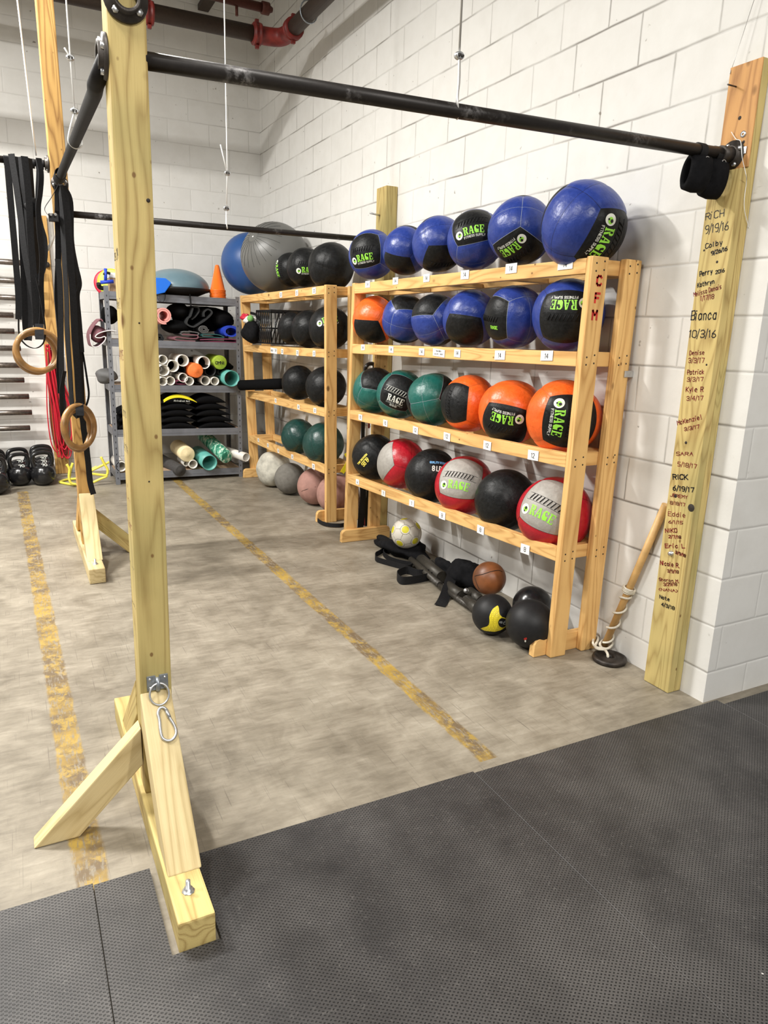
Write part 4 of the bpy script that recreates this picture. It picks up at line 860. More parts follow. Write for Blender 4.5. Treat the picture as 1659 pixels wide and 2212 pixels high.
for k in range(5):
    for y in (YF+.003,YB-.016):
        bm=bmesh.new(); a=zs(k,XL);b=zs(k,XR); h=.066
        for (y0,y1,d0,d1) in ((y,y+.012,0,h),(y-.002,y+.013,h*.55,h*.62)):
            vs=[bm.verts.new((xx,yy,zz)) for xx,yy,zz in ((XL+.003,y0,a-d1),(XR-.003,y0,b-d1),(XR-.003,y1,b-d1),(XL+.003,y1,a-d1),(XL+.003,y0,a-d0),(XR-.003,y0,b-d0),(XR-.003,y1,b-d0),(XL+.003,y1,a-d0))]
            for f in ((0,3,2,1),(4,5,6,7),(0,1,5,4),(1,2,6,5),(2,3,7,6),(3,0,4,7)): bm.faces.new([vs[i] for i in f])
        mesh('beam',bm,M['shelf'],sh)
    for x in (XL+.004,XR-.014):
        z=zs(k,x); box('end_beam',(x,YF+.018,z-.064),(x+.010,YB-.018,z),M['shelf'],sh,.001)
    bm=bmesh.new(); a=zs(k,XL)-.016;b=zs(k,XR)-.016
    vs=[bm.verts.new(p) for p in ((XL+.016,YF+.017,a),(XR-.016,YF+.017,b),(XR-.016,YB-.018,b),(XL+.016,YB-.018,a),(XL+.016,YF+.017,a+.013),(XR-.016,YF+.017,b+.013),(XR-.016,YB-.018,b+.013),(XL+.016,YB-.018,a+.013))]
    for f in ((0,3,2,1),(4,5,6,7),(0,1,5,4),(1,2,6,5),(2,3,7,6),(3,0,4,7)): bm.faces.new([vs[i] for i in f])
    mesh('shelf_board',bm,M['particle'],sh)
def top(k,x): return zs(k,x)+.0005
# half-dome balance trainer
dt=thing('balance_dome',(-1.0,7.17,1.74),'shiny teal-grey half-dome balance trainer on top of the metal shelves','balance trainer')
R=.305; z0=top(0,-1.0)
lathe('base',[(0,.0),(.20,.0),(.27,.03),(.318,.045),(.325,.055),(.318,.066),(0,.066)],axisM((-1.0,7.17,z0+.006),(0,0,1)),M['black_rubber'],dt,48)
lathe('dome',[(R*math.cos(a),.066+.175*math.sin(a)) for a in [i*PI/28 for i in range(15)]],axisM((-1.0,7.17,z0+.006),(0,0,1)),M['dome'],dt,56)
ribbon('hanging_strap',[(-.93,6.92,z0+.015),(-.93,6.905,z0-.02),(-.925,6.915,z0-.09)],.014,M['strap'],dt)
# cone stack
cx,cy=-.645,7.02; zb=top(0,cx)
for i in range(6):
    c=thing('training_cone',(cx,cy,zb+i*.013),'orange training cone in the nested stack beside the dome' if i<5 else 'uppermost orange cone showing its full height on the nested stack','cone','nested orange cones on the metal shelves' if i<5 else None)
    o_=.0015*i; H=.235
    lathe('cone_shell',[(.072,.0),(.076,.002),(.076,.010),(.068,.012),(.020,H-.01),(.014,H),(.0,H+.001)] if i==5 else [(.072,.0),(.077,.002),(.077,.010),(.069,.012),(.05,.08)],axisM((cx+random.Random(i).uniform(-.002,.002),cy,zb+i*.013),(0,0,1)),M['cone'],c,28)
# blue foam block hanging on a strap
bb=thing('bucket',(-1.166,6.93,1.806),'bright blue plastic scoop on the shelf top between post and dome','bucket')
q=Vector((-1.209,6.9,1.802))
bm=bmesh.new()
pts=[(-.03,.07),(.055,.07),(.105,.035),(.10,.02),(.045,-.055),(-.03,-.075)]
A_=[bm.verts.new((q.x+u,6.86,q.z+v)) for u,v in pts];B_=[bm.verts.new((q.x+u,6.99,q.z+v*.9+.003)) for u,v in pts]
for i in range(6): bm.faces.new((A_[i],B_[i],B_[(i+1)%6],A_[(i+1)%6]))
bm.faces.new(A_);bm.faces.new(B_[::-1]); bevel(bm,.006,2); mesh('tub',bm,M['blue_plastic'],bb)
ribbon('hanging_loop',[(q.x-.02,6.915,q.z-.05),(q.x-.005,6.912,q.z-.12),(q.x+.03,6.912,q.z-.135),(q.x+.055,6.912,q.z-.10),(q.x+.06,6.915,q.z-.03)],.02,M['strap'],bb,wdir=(.3,1,0))
# left end of the top shelf
dsk=[('frisbee','red plastic disc standing behind the yellow disc on the shelf top',(-1.597,7.3,1.879),.118,'clamp_red'),('frisbee','lime yellow plastic disc standing on the left of the shelf top',(-1.57,7.22,1.88),.122,'lime')]
M['lime']=simple('lime_disc',(.72,.85,.05),.4); M['red_disc']=simple('red_disc',(.55,.02,.05),.4)
for nm,lb,p,r,mt in dsk:
    zz=top(0,p[0])+r+.001
    tag(lathe(nm,[(0,.004),(r*.55,.005),(r*.6,.012),(r*.85,.012),(r*.95,.002),(r,.006),(r*.99,.016),(r*.86,.02),(0,.018)],axisM((p[0],p[1],zz-.035),(-.35,-1,.12)),M['red_disc' if mt!='lime' else 'lime'],None,36),lb,'disc')
hw=thing('ab_roller',(-1.63,7.08,1.77),'blue and black handled gadget on the left end of the shelf top','exercise tool')
tube('blue_stem',[(-1.639,7.0,1.931),(-1.646,7.0,1.83)],.014,M['blue_mat'],hw,12)
tube('blue_cross',[(-1.689,7.0,1.812),(-1.58,7.0,1.826)],.016,M['blue_mat'],hw,12)
tube('black_grip',smooth_path([(-1.658,7.0,1.876),(-1.638,7.0,1.896),(-1.603,7.0,1.891)],4),.012,M['black_rubber'],hw,10)
tube('black_foot',smooth_path([(-1.705,7.0,1.803),(-1.693,7.02,1.769),(-1.632,7.02,1.761)],4),.020,M['black_rubber'],hw,10)
bx=thing('box',(-1.577,7.1,1.814),'small brown box with a white top on the left of the shelf top','box')
q=Vector((-1.607,7.05,1.858)); zt=top(0,-1.6)
box('carton',(q.x,7.05,zt),(q.x+.17,7.2,q.z),M['particle'],bx,.003); box('white_lid',(q.x-.004,7.045,q.z+.0005),(q.x+.174,7.205,q.z+.045),M['paper'],bx,.002)
# ---- second shelf: rolled and folded mats
def spiral_roll(name,c,r0,r1,turns,length,mat,label,cat='mat',th=.005,flat=1.0,dy=(0,1,0),rot=0,group=None):
    pts=[]; n=int(turns*22)
    for i in range(n+1):
        a=rot+2*PI*turns*i/n; r=r0+(r1-r0)*i/n; pts.append((r*math.cos(a),r*math.sin(a)*flat))
    bm=bmesh.new(); dv=Vector(dy).normalized(); L=[]
    for i,(u,v) in enumerate(pts):
        rr=math.hypot(u,v) or 1e-5; k=(rr-th)/rr; base=Vector(c)
        ring=[bm.verts.new(base+Vector((u*s,0,v*s))+dv*t) for t in (0,length) for s in (1,k)]
        if L:
            a,b=L,ring
            for x,y in ((0,1),(1,3),(3,2),(2,0)): bm.faces.new((a[x],a[y],b[y],b[x]))
        else: bm.faces.new((ring[0],ring[1],ring[3],ring[2]))
        L=ring
    bm.faces.new((L[0],L[1],L[3],L[2]))
    return tag(mesh(name,bm,M[mat]),label,cat,group)
q=Vector((-1.168,6.94,1.547)); spiral_roll('rolled_mat',q,.047,.078,2.0,.40,'pink_mat','pink exercise mat rolled up beside the front post, second metal shelf',th=.013,rot=-1.3)
def folded(name,path,w,th,mat,label,y0=6.95,cat='mat'):
    P_=smooth_path(path,6); bm=bmesh.new(); prev=None; n=len(P_)
    for i,p in enumerate(P_):
        a=P_[max(0,i-1)];b=P_[min(n-1,i+1)]; t=(b-a).normalized(); nn=Vector((-t.z,0,t.x))
        ring=[bm.verts.new(Vector((p.x,y0+s*w,p.z))+nn*th/2*q) for s,q in ((0,-1),(1,-1),(1,1),(0,1))]
        if prev:
            for j in range(4): bm.faces.new((prev[j],prev[(j+1)%4],ring[(j+1)%4],ring[j]))
        else: bm.faces.new(ring[::-1])
        prev=ring
    bm.faces.new(prev); return tag(mesh(name,bm,M[mat]),label,cat)
folded('folded_mat',[(-.894,6.97,1.628),(-.918,6.97,1.556),(-.944,6.97,1.53),(-.955,6.97,1.48),(-.896,6.97,1.456),(-.843,6.97,1.483),(-.776,6.97,1.528),(-.717,6.97,1.589),(-.751,6.97,1.621),(-.791,6.97,1.594),(-.793,6.97,1.552)],.36,.014,'dkgrey_mat','charcoal mat folded in a double curl in the middle of the second metal shelf',6.97)
folded('folded_mat',[(-.885,6.99,1.641),(-.842,6.99,1.635),(-.834,6.99,1.601),(-.871,6.99,1.55),(-.906,6.99,1.523)],.34,.012,'dkgrey_mat','upper charcoal curl of the folded mat on the second metal shelf',6.99)
spiral_roll('rolled_mat',Vector((-.803,6.96,1.438)),.012,.050,3.0,.36,'grey_mat','small grey mat roll under the charcoal curls on the second metal shelf',th=.006,flat=.8)
spiral_roll('rolled_mat',Vector((-.54,6.95,1.424)),.062,.082,1.6,.36,'blue_mat','blue mat rolled loosely at the right end of the second metal shelf',th=.012,flat=.72,rot=.3)
spiral_roll('rolled_mat',Vector((-1.212,6.95,1.352)),.010,.042,3.0,.36,'dkgrey_mat','dark mat roll low beside the front post on the second metal shelf',th=.005)
folded('folded_mat',[(-1.005,6.95,1.386),(-.903,6.95,1.384),(-.864,6.95,1.377),(-.873,6.95,1.351),(-.981,6.95,1.353),(-1.057,6.95,1.36),(-1.067,6.95,1.334),(-.887,6.95,1.326)],.36,.009,'mauve_mat','mauve mat folded flat at the bottom of the second metal shelf',6.95)
folded('folded_mat',[(-1.012,6.955,1.403),(-.978,6.955,1.412),(-.87,6.955,1.406),(-.854,6.955,1.39),(-.893,6.955,1.376),(-.996,6.955,1.378),(-1.017,6.955,1.394)],.36,.008,'grey_mat','pale-edged grey mat folded on top of the mauve mat',6.955)
folded('folded_mat',[(-.833,6.96,1.318),(-.674,6.96,1.325),(-.503,6.96,1.323),(-.498,6.96,1.347),(-.673,6.96,1.351),(-.841,6.96,1.339)],.38,.010,'maroon_mat','long maroon mat folded flat at the right of the second metal shelf',6.96)
folded('folded_mat',[(-.817,6.965,1.391),(-.671,6.965,1.39),(-.609,6.965,1.366),(-.672,6.965,1.364),(-.804,6.965,1.37),(-.817,6.965,1.386)],.36,.008,'green_mat','dark green mat folded on the maroon mat on the second metal shelf',6.965)
def blob(name,c,r,mat,label=None,cat=None,parent=None,seed=1,amp=.15,sub=3,group=None):
    bm=bmesh.new(); bmesh.ops.create_icosphere(bm,subdivisions=sub,radius=1); rnd=random.Random(seed); ph=[rnd.uniform(0,6) for _ in range(6)]
    for v in bm.verts:
        d=v.co.copy(); s=1+amp*(math.sin(3*d.x+ph[0])*math.sin(3*d.y+ph[1])+.6*math.sin(5*d.z+ph[2]+2*d.x)+.4*math.sin(7*d.y+ph[3]+3*d.z))
        v.co=Vector((d.x*r[0]*s,d.y*r[1]*s,max(-1,d.z*s)*r[2]))+Vector(c)
    for f in bm.faces: f.smooth=True
    o=mesh(name,bm,M[mat],parent)
    if label: tag(o,label,cat,group)
    return o
for (q_,r_,s_,lb) in (((-.994,7.15,1.597),(.10,.17,.075),3,'black mat bundle behind the pink roll on the second metal shelf'),((-1.036,7.12,1.451),(.135,.16,.062),4,'black mat bundle under the pink roll on the second metal shelf'),((-.583,7.15,1.534),(.11,.17,.085),5,'black mat bundle above the blue roll on the second metal shelf')):
    blob('mat_bundle',q_,r_,'black_foam',lb,'mat',seed=s_,amp=.06)
mm=thing('yoga_mat',(-1.732,6.93,1.376),'mauve mat with white edges drooping off the left end of the metal shelves','mat')
P_=[(-1.591,6.9,1.396),(-1.637,6.9,1.403),(-1.695,6.9,1.393),(-1.746,6.9,1.372),(-1.771,6.9,1.344),(-1.733,6.9,1.337),(-1.694,6.9,1.349),(-1.688,6.9,1.326),(-1.713,6.9,1.293),(-1.757,6.9,1.26),(-1.799,6.9,1.264),(-1.811,6.9,1.307),(-1.811,6.9,1.366),(-1.781,6.9,1.43),(-1.723,6.9,1.495),(-1.701,6.9,1.48)]
o_=folded('mat_sheet',P_,.30,.009,'mauve_mat','x',6.90); 
for k_ in ('label','category'): del o_[k_]
adopt(o_,mm)
blob('mat_fold',(-1.738,7.02,1.366),(.075,.10,.075),'mauve_mat',parent=mm,seed=15,amp=.1)
tube('white_edge',smooth_path([(a,6.897,c) for a,b,c in P_[:13]],5),.0045,M['white_edge'],mm,6)
blob('rolled_mat',(-1.605,7.2,1.54),(.075,.14,.085),'black_foam','black rolled item at the left end of the second metal shelf','mat',seed=8,amp=.05)
blob('rolled_mat',(-1.663,7.2,0.987),(.10,.15,.07),'grey_mat','grey cloth bundle at the left end of the third metal shelf','mat',seed=9,amp=.1)
# ---- tubes and rollers (pixel radius measured, laid front to back)
def pipe_thing(name,c,r,wall,length,mat,label,inner=None,d=(0,1,0),cat='tube',group=None,solid=False):
    d=Vector(d).normalized(); t_=Vector(c)
    if solid:
        prof=[(0,0),(r*.35,.001),(r*.4,.004),(r*.9,.002),(r,.006),(r,length-.006),(r*.9,length),(0,length)]
    else:
        prof=[(r-wall,length),(r-wall,.0),(r,.0),(r,length),(r-wall,length)]
    o=lathe(name,prof,axisM(t_,d),M[mat],None,28)
    return tag(o,label,cat,group)
sm=[((352.5,776.8),9.5),((374,791),12.7),((354,800),12.3),((441,783.5),13.3),((396,816),9.8),((352.5,823.8),9.5),((369,823),9.4),((409.7,823.5),9.4),((444.5,822.4),10),((464.7,823.5),9)]
TB=[(-1.012,6.93,1.146,0.055),(-1.194,6.93,1.153,0.041),(-1.106,6.93,1.094,0.055),(-1.192,6.93,1.055,0.053),(-.816,6.93,1.128,0.059),(-1.016,6.93,0.987,0.043),(-1.203,6.93,0.954,0.041),(-1.133,6.93,0.958,0.041),(-.958,6.93,0.955,0.041),(-.806,6.93,0.959,0.044),(-.716,6.93,0.954,0.04)]
LB=['thin-walled white tube with a dark inside at the top of the tube pile','small white tube beside the post at the top of the tube pile','wide white tube below and left of the dark-inside one','wide white tube half hidden by the front post, middle of the pile','thick-walled wide white tube right of the dark-inside one, pile top','white tube wedged under the orange roller, tilted','white tube hidden halfway by the post, bottom of the pile','white tube second from the post in the bottom row','white tube under the left side of the orange roller, bottom row','thick white tube right of the gap in the bottom row','rightmost small white tube in the bottom row, beside the teal one']
for (x,y,z,r),lb in zip(TB,LB): pipe_thing('pvc_tube',(x,y-.0,z),r,.0045 if r<.055 else .0055,.42,'white_pvc',lb,group=None)
x,y,z,r=(-.901,6.9,1.056,0.068); pipe_thing('foam_roller',(x,y,z),r,0,.42,'orange_foam','solid orange foam roller in the tube pile on the third metal shelf',solid=True,cat='foam roller')
x,y,z,r=(-.657,6.95,1.131,0.067); pipe_thing('foam_roller',(x,y,z),r,0,.40,'lime_foam','lime green foam roller end at the top right of the tube pile',solid=True,cat='foam roller')
o_=bpy.data.objects['foam_roller.001']; bm=bmesh.new(); text_bm(bm,'OMNI',lambda u,v:Vector((x-.045+u,y-.001,z-.016+v)),.026,.005,0,width=.085,jit=.2); mesh('pen_marks',bm,M['ink'],o_)
x,y,z,r=(-.571,6.86,0.983,0.076); pipe_thing('foam_roller',(x,y,z),r,.006,.40,'teal','teal hollow roller at the right end of the third metal shelf',cat='foam roller')
for (x,y,z,r),lb in zip([(-.753,6.95,1.053,0.053),(-.867,6.98,0.962,0.04),(-1.021,7.0,1.052,0.044),(-.626,7.0,1.04,0.041)],('black tube between the orange and teal rollers','black tube low down under the orange roller','black tube end behind the wide white tubes','black tube end tucked behind the teal roller')):
    pipe_thing('black_tube',(x,y,z),r,.005,.40,'black_rubber',lb)
folded('cloth',[(-1.085,6.96,0.929),(-1.03,6.96,0.925),(-.986,6.96,0.929),(-1.003,6.96,0.951),(-1.063,6.96,0.959),(-1.081,6.96,0.938)],.2,.008,'maroon_mat','small maroon cloth wedged among the white tubes',6.96,'cloth')
x,y,z,r=(-.501,6.82,0.924,0.049)
o_=lathe('foam_roller',[(0,0),(r*.9,0),(r,.004),(r*.98,.2),(r*1.02,.4),(r,.56),(0,.56)],axisM((x,6.80,z),Vector((-.264,6.3,0.975,0.047)[:3])-Vector((x,6.80,z))),M['black_foam'],None,20); tag(o_,'long black foam roll poking from the metal shelf onto the corner rack','foam roller')
for q_,r_,s_,lb in (((-.798,7.22,1.085),(.36,.12,.085),41,'added black mass for the shade behind the tube pile on the third metal shelf'),((-.729,7.26,1.529),(.30,.10,.12),42,'added black mass for the shade at the back of the second metal shelf')):
    blob('shade_filler',q_,r_,'black_foam',lb,'shade filler',seed=s_,amp=.06)  # black masses added to stand in for shade deep in the shelves
# ---- fourth shelf: stacks of black sit-up mats
def situp(name,x0,x1,z,h,seed,label,yellow=False,group=None):
    rnd=random.Random(seed); t_=thing(name,((x0+x1)/2,7.1,z),label,'sit-up mat',group); bm=bmesh.new(); n=16; R0=[]
    for i in range(n+1):
        f=i/n; x=x0+(x1-x0)*f; hh=h*max(.04,math.sin(PI*min(1,f*1.0))**.75*(1-.25*f)); R0.append((x,hh))
    rows=[]
    for y in (6.95,6.97,7.28,7.30):
        e=.85 if y in (6.95,7.30) else 1
        rows.append(([bm.verts.new((x,y,z+.001)) for x,_ in R0],[bm.verts.new((x,y,z+.002+hh*e)) for x,hh in R0]))
    for (b0,t0),(b1,t1) in zip(rows,rows[1:]):
        for i in range(n): bm.faces.new((t0[i],t0[i+1],t1[i+1],t1[i])); bm.faces.new((b0[i],b1[i],b1[i+1],b0[i+1]))
        bm.faces.new((b0[0],t0[0],t1[0],b1[0])); bm.faces.new((b0[n],b1[n],t1[n],t0[n]))
    for (b,tp) in (rows[0],rows[-1]):
        for i in range(n): bm.faces.new((b[i],b[i+1],tp[i+1],tp[i]))
    mesh('pad',bm,M['black_foam'],t_,True)
    if yellow:
        bm=bmesh.new(); pr=None
        for i in range(1,n+1):
            x,hh=R0[i]; w_=.016*min(1,(n-i)/5+.15); c=(bm.verts.new((x,6.9485,z+.003+hh*.86)),bm.verts.new((x,6.9485,z+.001+hh*.86-w_)),bm.verts.new((x,6.968,z+.0045+hh)))
            if pr: bm.faces.new((pr[0],pr[1],c[1],c[0])); bm.faces.new((pr[0],c[0],c[2],pr[2]))
            pr=c
        mesh('yellow_edge',bm,M['yellow'],t_)
        bm=bmesh.new(); w_=.15; text_bm(bm,'Abdominal Mat',lambda u,v:Vector((x0+.115+u,6.9475,z+.018+v-.06*u)),.014,.0028,0,width=w_); mesh('printed_name',bm,M['white_print'],t_)
    return t_
for i in range(5):
    za=top(3,-1.05)+i*.0605; zb_=top(3,-.7)+i*.0605
    situp('ab_mat',-1.24+.004*i,-.905+.003*i,za,.066 if i<4 else .088,i,'black curved sit-up mat in the left stack on the fourth metal shelf' if i<4 else 'topmost sit-up mat with yellow edge and printed name, left stack',i==4,'left stack of sit-up mats' if i<4 else None)
    situp('ab_mat',-.900+.010*(2-i),-.52-.022*i,zb_,.066 if i<4 else .080,i+9,'black curved sit-up mat in the right stack on the fourth metal shelf' if i<4 else 'topmost plain black sit-up mat of the right stack',False,'right stack of sit-up mats' if i<4 else None)
for i in range(3): situp('ab_mat',-1.64+.01*i,-1.34,top(3,-1.5)+i*.07,.066,30+i,'black curved sit-up mat left of the front post on the fourth metal shelf',False,'left end stack of sit-up mats')
# ---- bottom shelf: rollers
def roller(q,rp,ylen,mat,label,d,y0=6.93,solid=True,wall=.006,name='foam_roller'):
    x,y,z,r=q; return pipe_thing(name,(x,y,z),r,wall,ylen,mat,label,d=d,solid=solid,cat='foam roller')
roller((-1.083,6.88,0.107,0.056),0,.42,'grey_foam','dark grey foam roller angled on the bottom metal shelf',(-.28,1,.12))
roller((-1.005,6.93,0.253,0.074),0,.38,'cream_foam','cream foam roller with a round end on the bottom metal shelf',(-.05,1,.05))
roller((-.807,6.87,0.171,0.076),0,.42,'teal','teal hollow roller on the bottom metal shelf',(-.05,1,.07),solid=False)
roller((-.953,6.93,0.154,0.043),0,.40,'white_pvc','small white tube under the cream roller, bottom metal shelf',(0,1,0),solid=False,name='pvc_tube')
roller((-1.011,6.98,0.154,0.027),0,.30,'white_pvc','white tube end behind the dark grey roller, bottom metal shelf',(0,1,0),solid=False,name='pvc_tube')
roller((-.442,6.86,0.208,0.044),0,.52,'white_pvc','white tube sticking out past the right post of the bottom metal shelf',(-.35,1,.06),solid=False,name='pvc_tube')
roller((-1.618,6.93,0.17,0.048),0,.40,'white_pvc','white tube end at the left of the front post, bottom metal shelf',(0,1,0),solid=False,name='pvc_tube')
def marble():
    m,nt,b=new_mat('green_marbled_foam'); q=NT(nt); tc=q.n('ShaderNodeTexCoord'); mp=q.n('ShaderNodeMapping'); mp.inputs['Scale'].default_value=(1,1,.35); q.l(tc.outputs['Object'],mp.inputs[0])
    n_=q.noise(mp.outputs[0],28,4,.6,.8); q.l(q.ramp(n_,[(.42,(.01,.16,.09)),(.5,(.10,.42,.28)),(.56,(.62,.75,.62))]),b.inputs['Base Color']); b.inputs['Roughness'].default_value=.7; return m
M['marble']=marble()
roller((-.638,6.86,0.218,0.066),0,.50,'marble','green and white marbled foam roller slanting on the bottom metal shelf',(-.26,1,.36))

# ---------------------------------------------------------------- corner rack extras
def sphere_thing(name,c,mat,label,cat,seg=48,sq=1,parts=None):
    x,y,z,r=c; o=lathe(name,[(r*math.sin(a),-r*sq*math.cos(a)) for a in [i*PI/32 for i in range(33)]],axisM((x,y,z),(.3,-.8,.25)),M[mat] if isinstance(mat,str) else mat,None,seg)
    return tag(o,label,cat)
def exgrey():
    m,nt,b=new_mat('grey_exercise_ball'); q=NT(nt); tc=q.n('ShaderNodeTexCoord'); s=q.n('ShaderNodeSeparateXYZ'); q.l(tc.outputs['Object'],s.inputs[0])
    b.inputs['Base Color'].default_value=(.125,.125,.118,1); b.inputs['Roughness'].default_value=.38; q.l(q.bump(q.noise(tc.outputs['Object'],300,2),.05,.002),b.inputs['Normal']); return m
M['ex_grey']=exgrey()
eb=(-.312,7.02,2.06,0.285); sphere_thing('exercise_ball',eb,'ex_blue','large blue exercise ball, leftmost on top of the corner rack','ball')
eg=(-.291,6.38,2.07,0.299); o_=sphere_thing('exercise_ball',eg,'ex_grey','very large grey exercise ball on top of the corner rack','ball')
x,y,z,r=eg; T=(CAMP-Vector((x,y,z))).normalized(); R_=Vector((0,0,1)).cross(T).normalized(); U_=T.cross(R_); Zp=(R_*-.62+U_*.55+T*.56).normalized(); Mx=axisM((x,y,z),Zp)
lathe('valve_plug',[(0,.003),(.006,.002),(.008,0)],axisM(Mx@Vector((0,0,r)),Zp),M['white_pvc'],o_,12)
for i in range(22):
    a=i*2*PI/22; tube('moulded_line',[Mx@(Vector((math.sin(t)*math.cos(a),math.sin(t)*math.sin(a),math.cos(t)))*(r+.0003)) for t in [.16+.09*k for k in range(9)]],.0011,M['black_rubber'],o_,5)
# crate and bag
cr=thing('crate',(-.305,6.276,1.403),'black plastic milk crate tipped on the corner rack second shelf','crate')
cz=1.335; cxa,cxb,cya,cyb=-.43,-.14,6.08,6.50
for zz in (cz,cz+.13,cz+.275):
    for a,b in (((cxa,cya),(cxb,cya)),((cxb,cya),(cxb,cyb)),((cxb,cyb),(cxa,cyb)),((cxa,cyb),(cxa,cya))):
        if zz<cz+.2 or 1: plank('rim' if zz!=cz+.13 else 'side_rail',(a[0],a[1],zz),(b[0],b[1],zz),.022 if zz>cz+.2 else .012,.010,M['black_gloss'],cr,wdir=(0,0,1),bev=.002)
for i in range(9):
    f=i/8
    for a,b in (((cxa,cya),(cxa,cyb)),((cxa,cya),(cxb,cya))):
        x=a[0]+(b[0]-a[0])*f; y=a[1]+(b[1]-a[1])*f; g=min(8,i+2)/8; x2=a[0]+(b[0]-a[0])*g; y2=a[1]+(b[1]-a[1])*g
        tube('lattice_bar',[(x,y,cz),(x2,y2,cz+.27)],.0065,M['black_gloss'],cr,6)
        tube('lattice_bar',[(x,y,cz+.01),(x,y,cz+.27)],.0055,M['black_gloss'],cr,6)
box('floor_panel',(cxa,cya,cz-.004),(cxb,cyb,cz+.004),M['black_gloss'],cr,.002)
box('back_panel',(cxb-.006,cya,cz),(cxb,cyb,cz+.25),M['black_gloss'],cr,.002)
blob('tape_roll',(-.366,6.324,1.457),(.035,.035,.035),'white_pvc','white tape roll lying in the black crate','tape',seed=2,amp=.04)
blob('knee_pad',(-.377,6.358,1.403),(.03,.04,.03),'pink_mat','pinkish pad lying in the black crate under the white tape','pad',seed=6,amp=.1)
blob('clip',(-.413,6.546,1.424),(.026,.03,.014),'orange_foam','small orange piece between bag and crate','clip',seed=5,amp=.08)
bg=thing('tote_bag',(-.329,7.045,1.411),'black and red bag with white lining, left of the crate on the corner rack','bag')
blob('bag_body',(-.463,6.553,1.423),(.085,.16,.105),'black_cloth',parent=bg,seed=12,amp=.12)
blob('white_lining',(-.454,6.578,1.526),(.06,.085,.040),'white_edge',parent=bg,seed=14,amp=.15)
blob('red_trim',(-.459,6.751,1.555),(.035,.05,.035),'red_disc',parent=bg,seed=13,amp=.25)
tube('bag_handle',smooth_path([(-.464,6.571,1.595),(-.459,6.418,1.578),(-.457,6.333,1.53)],5),.012,M['black_cloth'],bg,8,flat=.3)
x,y,z=(-.491,6.483,1.545); tag(lathe('tennis_ball',[(.03*math.sin(a),-.03*math.cos(a)) for a in [i*PI/12 for i in range(13)]],axisM((x,y,z),(0,0,1)),simple('green_felt',(.18,.42,.12),.9),None,20),'green ball resting in the bag opening','ball')
# stones under the corner rack
for q,mt,lb,sd in (((-.308,6.4,0.185,0.168),'stone_white','whitewashed round stone ball, farthest under the corner rack',1),((-.279,6.03,0.172,0.143),'stone_grey','grey stone ball between the white and pink ones under the corner rack',2),((-.21,5.58,0.169,0.159),'stone_pink','pink stone ball with a seam line under the corner rack',3),((-.171,5.22,0.162,0.163),'stone_pink','pink stone ball partly behind the near upright of the corner rack',4)):
    x,y,z,r=q; o_=lathe('atlas_stone',[(r*math.sin(a),-r*math.cos(a)) for a in [i*PI/36 for i in range(37)]],axisM((x,y,r+.001),(.2,.3,1)),M[mt],None,44)
    for v in o_.data.vertices:
        d=(v.co-Vector((x,y,r+.001))); 
        if sd==1: v.co+=d*.05*math.sin(9*d.x/r*.5+sd)*math.sin(4*d.z/r+1)
    mz=min(v.co.z for v in o_.data.vertices)
    for v in o_.data.vertices: v.co.z-=mz-.001
    tag(o_,lb,'stone ball')
    if sd==3: tube('seam_line',[(x+(r+.0005)*math.cos(a)*-.9,y-(r+.0005)*math.sin(a)*.86,r+.02-(r)*.30*math.cos(a)) for a in []] or smooth_path([Vector((x,y,r))+Vector(v_).normalized()*(r+.0005) for v_ in ((-1,-.35,-.15),(-.85,-.7,.02),(-.4,-1,.2))],6),.0016,M['screw'],o_,5)
ribbon('weight_belt',[(-.241,4.83,0.02),(-.319,4.802,0.02),(-.408,4.864,0.02),(-.423,4.987,0.02),(-.382,5.109,0.02),(-.299,5.205,0.02)],.03,M['strap'],None,wdir=(0,0,1),th=.006)
tag(bpy.data.objects['weight_belt'],'black band looped round the near foot of the corner rack','belt')
yb=thing('resistance_band',(-.25,4.847,0.493),'bright yellow band hanging between the two timber racks','band')
ribbon('band',[(-.165,4.955,0.614),(-.174,4.955,0.524),(-.201,4.955,0.46),(-.243,4.955,0.397)],.035,M['yellow'],yb)
ribbon('band',[(-.161,4.96,0.559),(-.192,4.96,0.521),(-.212,4.96,0.547)],.03,M['yellow'],yb)
bk=thing('black_bag',(-.25,4.78,.5),'black strap bundle hanging in the gap between the two timber racks','bag')
for i,(a,b,c,w_) in enumerate(((778,1056,1136,.05),(790,1052,1128,.045),(772,1060,1110,.03))):
    ribbon('hanging_strap',[(-2.338,4.78,3.101)][:0]+[(x_,4.76+.02*i,z_) for x_,_,z_ in ([(-.162,4.78,0.357),(-.151,4.78,0.248),(-.164,4.78,0.103),(-.169,4.78,-.008)],[(-.099,4.78,0.352),(-.092,4.78,0.243),(-.105,4.78,0.116),(-.093,4.78,-.008)],[(-.147,4.78,0.848),(-.144,4.78,0.569),(-.141,4.78,0.283),(-.121,4.78,-.031)])[i]],w_,M['strap'],bk)
tube('red_cord',[(-.101,4.79,0.863),(-.102,4.79,0.759)],.008,M['clamp_red'],bk,8)
tube('red_cord',[(-.111,4.79,0.088),(-.113,4.79,-.008)],.009,M['clamp_red'],bk,8)
bt=thing('leather_strap',(-.124,4.77,1.203),'glossy black strap loop just above the green ball between rack and wall board','strap')
tube('loop',smooth_path([(-.231,4.6,1.187),(-.229,4.6,1.222),(-.204,4.6,1.241),(-.171,4.6,1.239),(-.166,4.6,1.21),(-.195,4.6,1.193)],5,True),.014,M['black_gloss'],bt,10,closed=True)
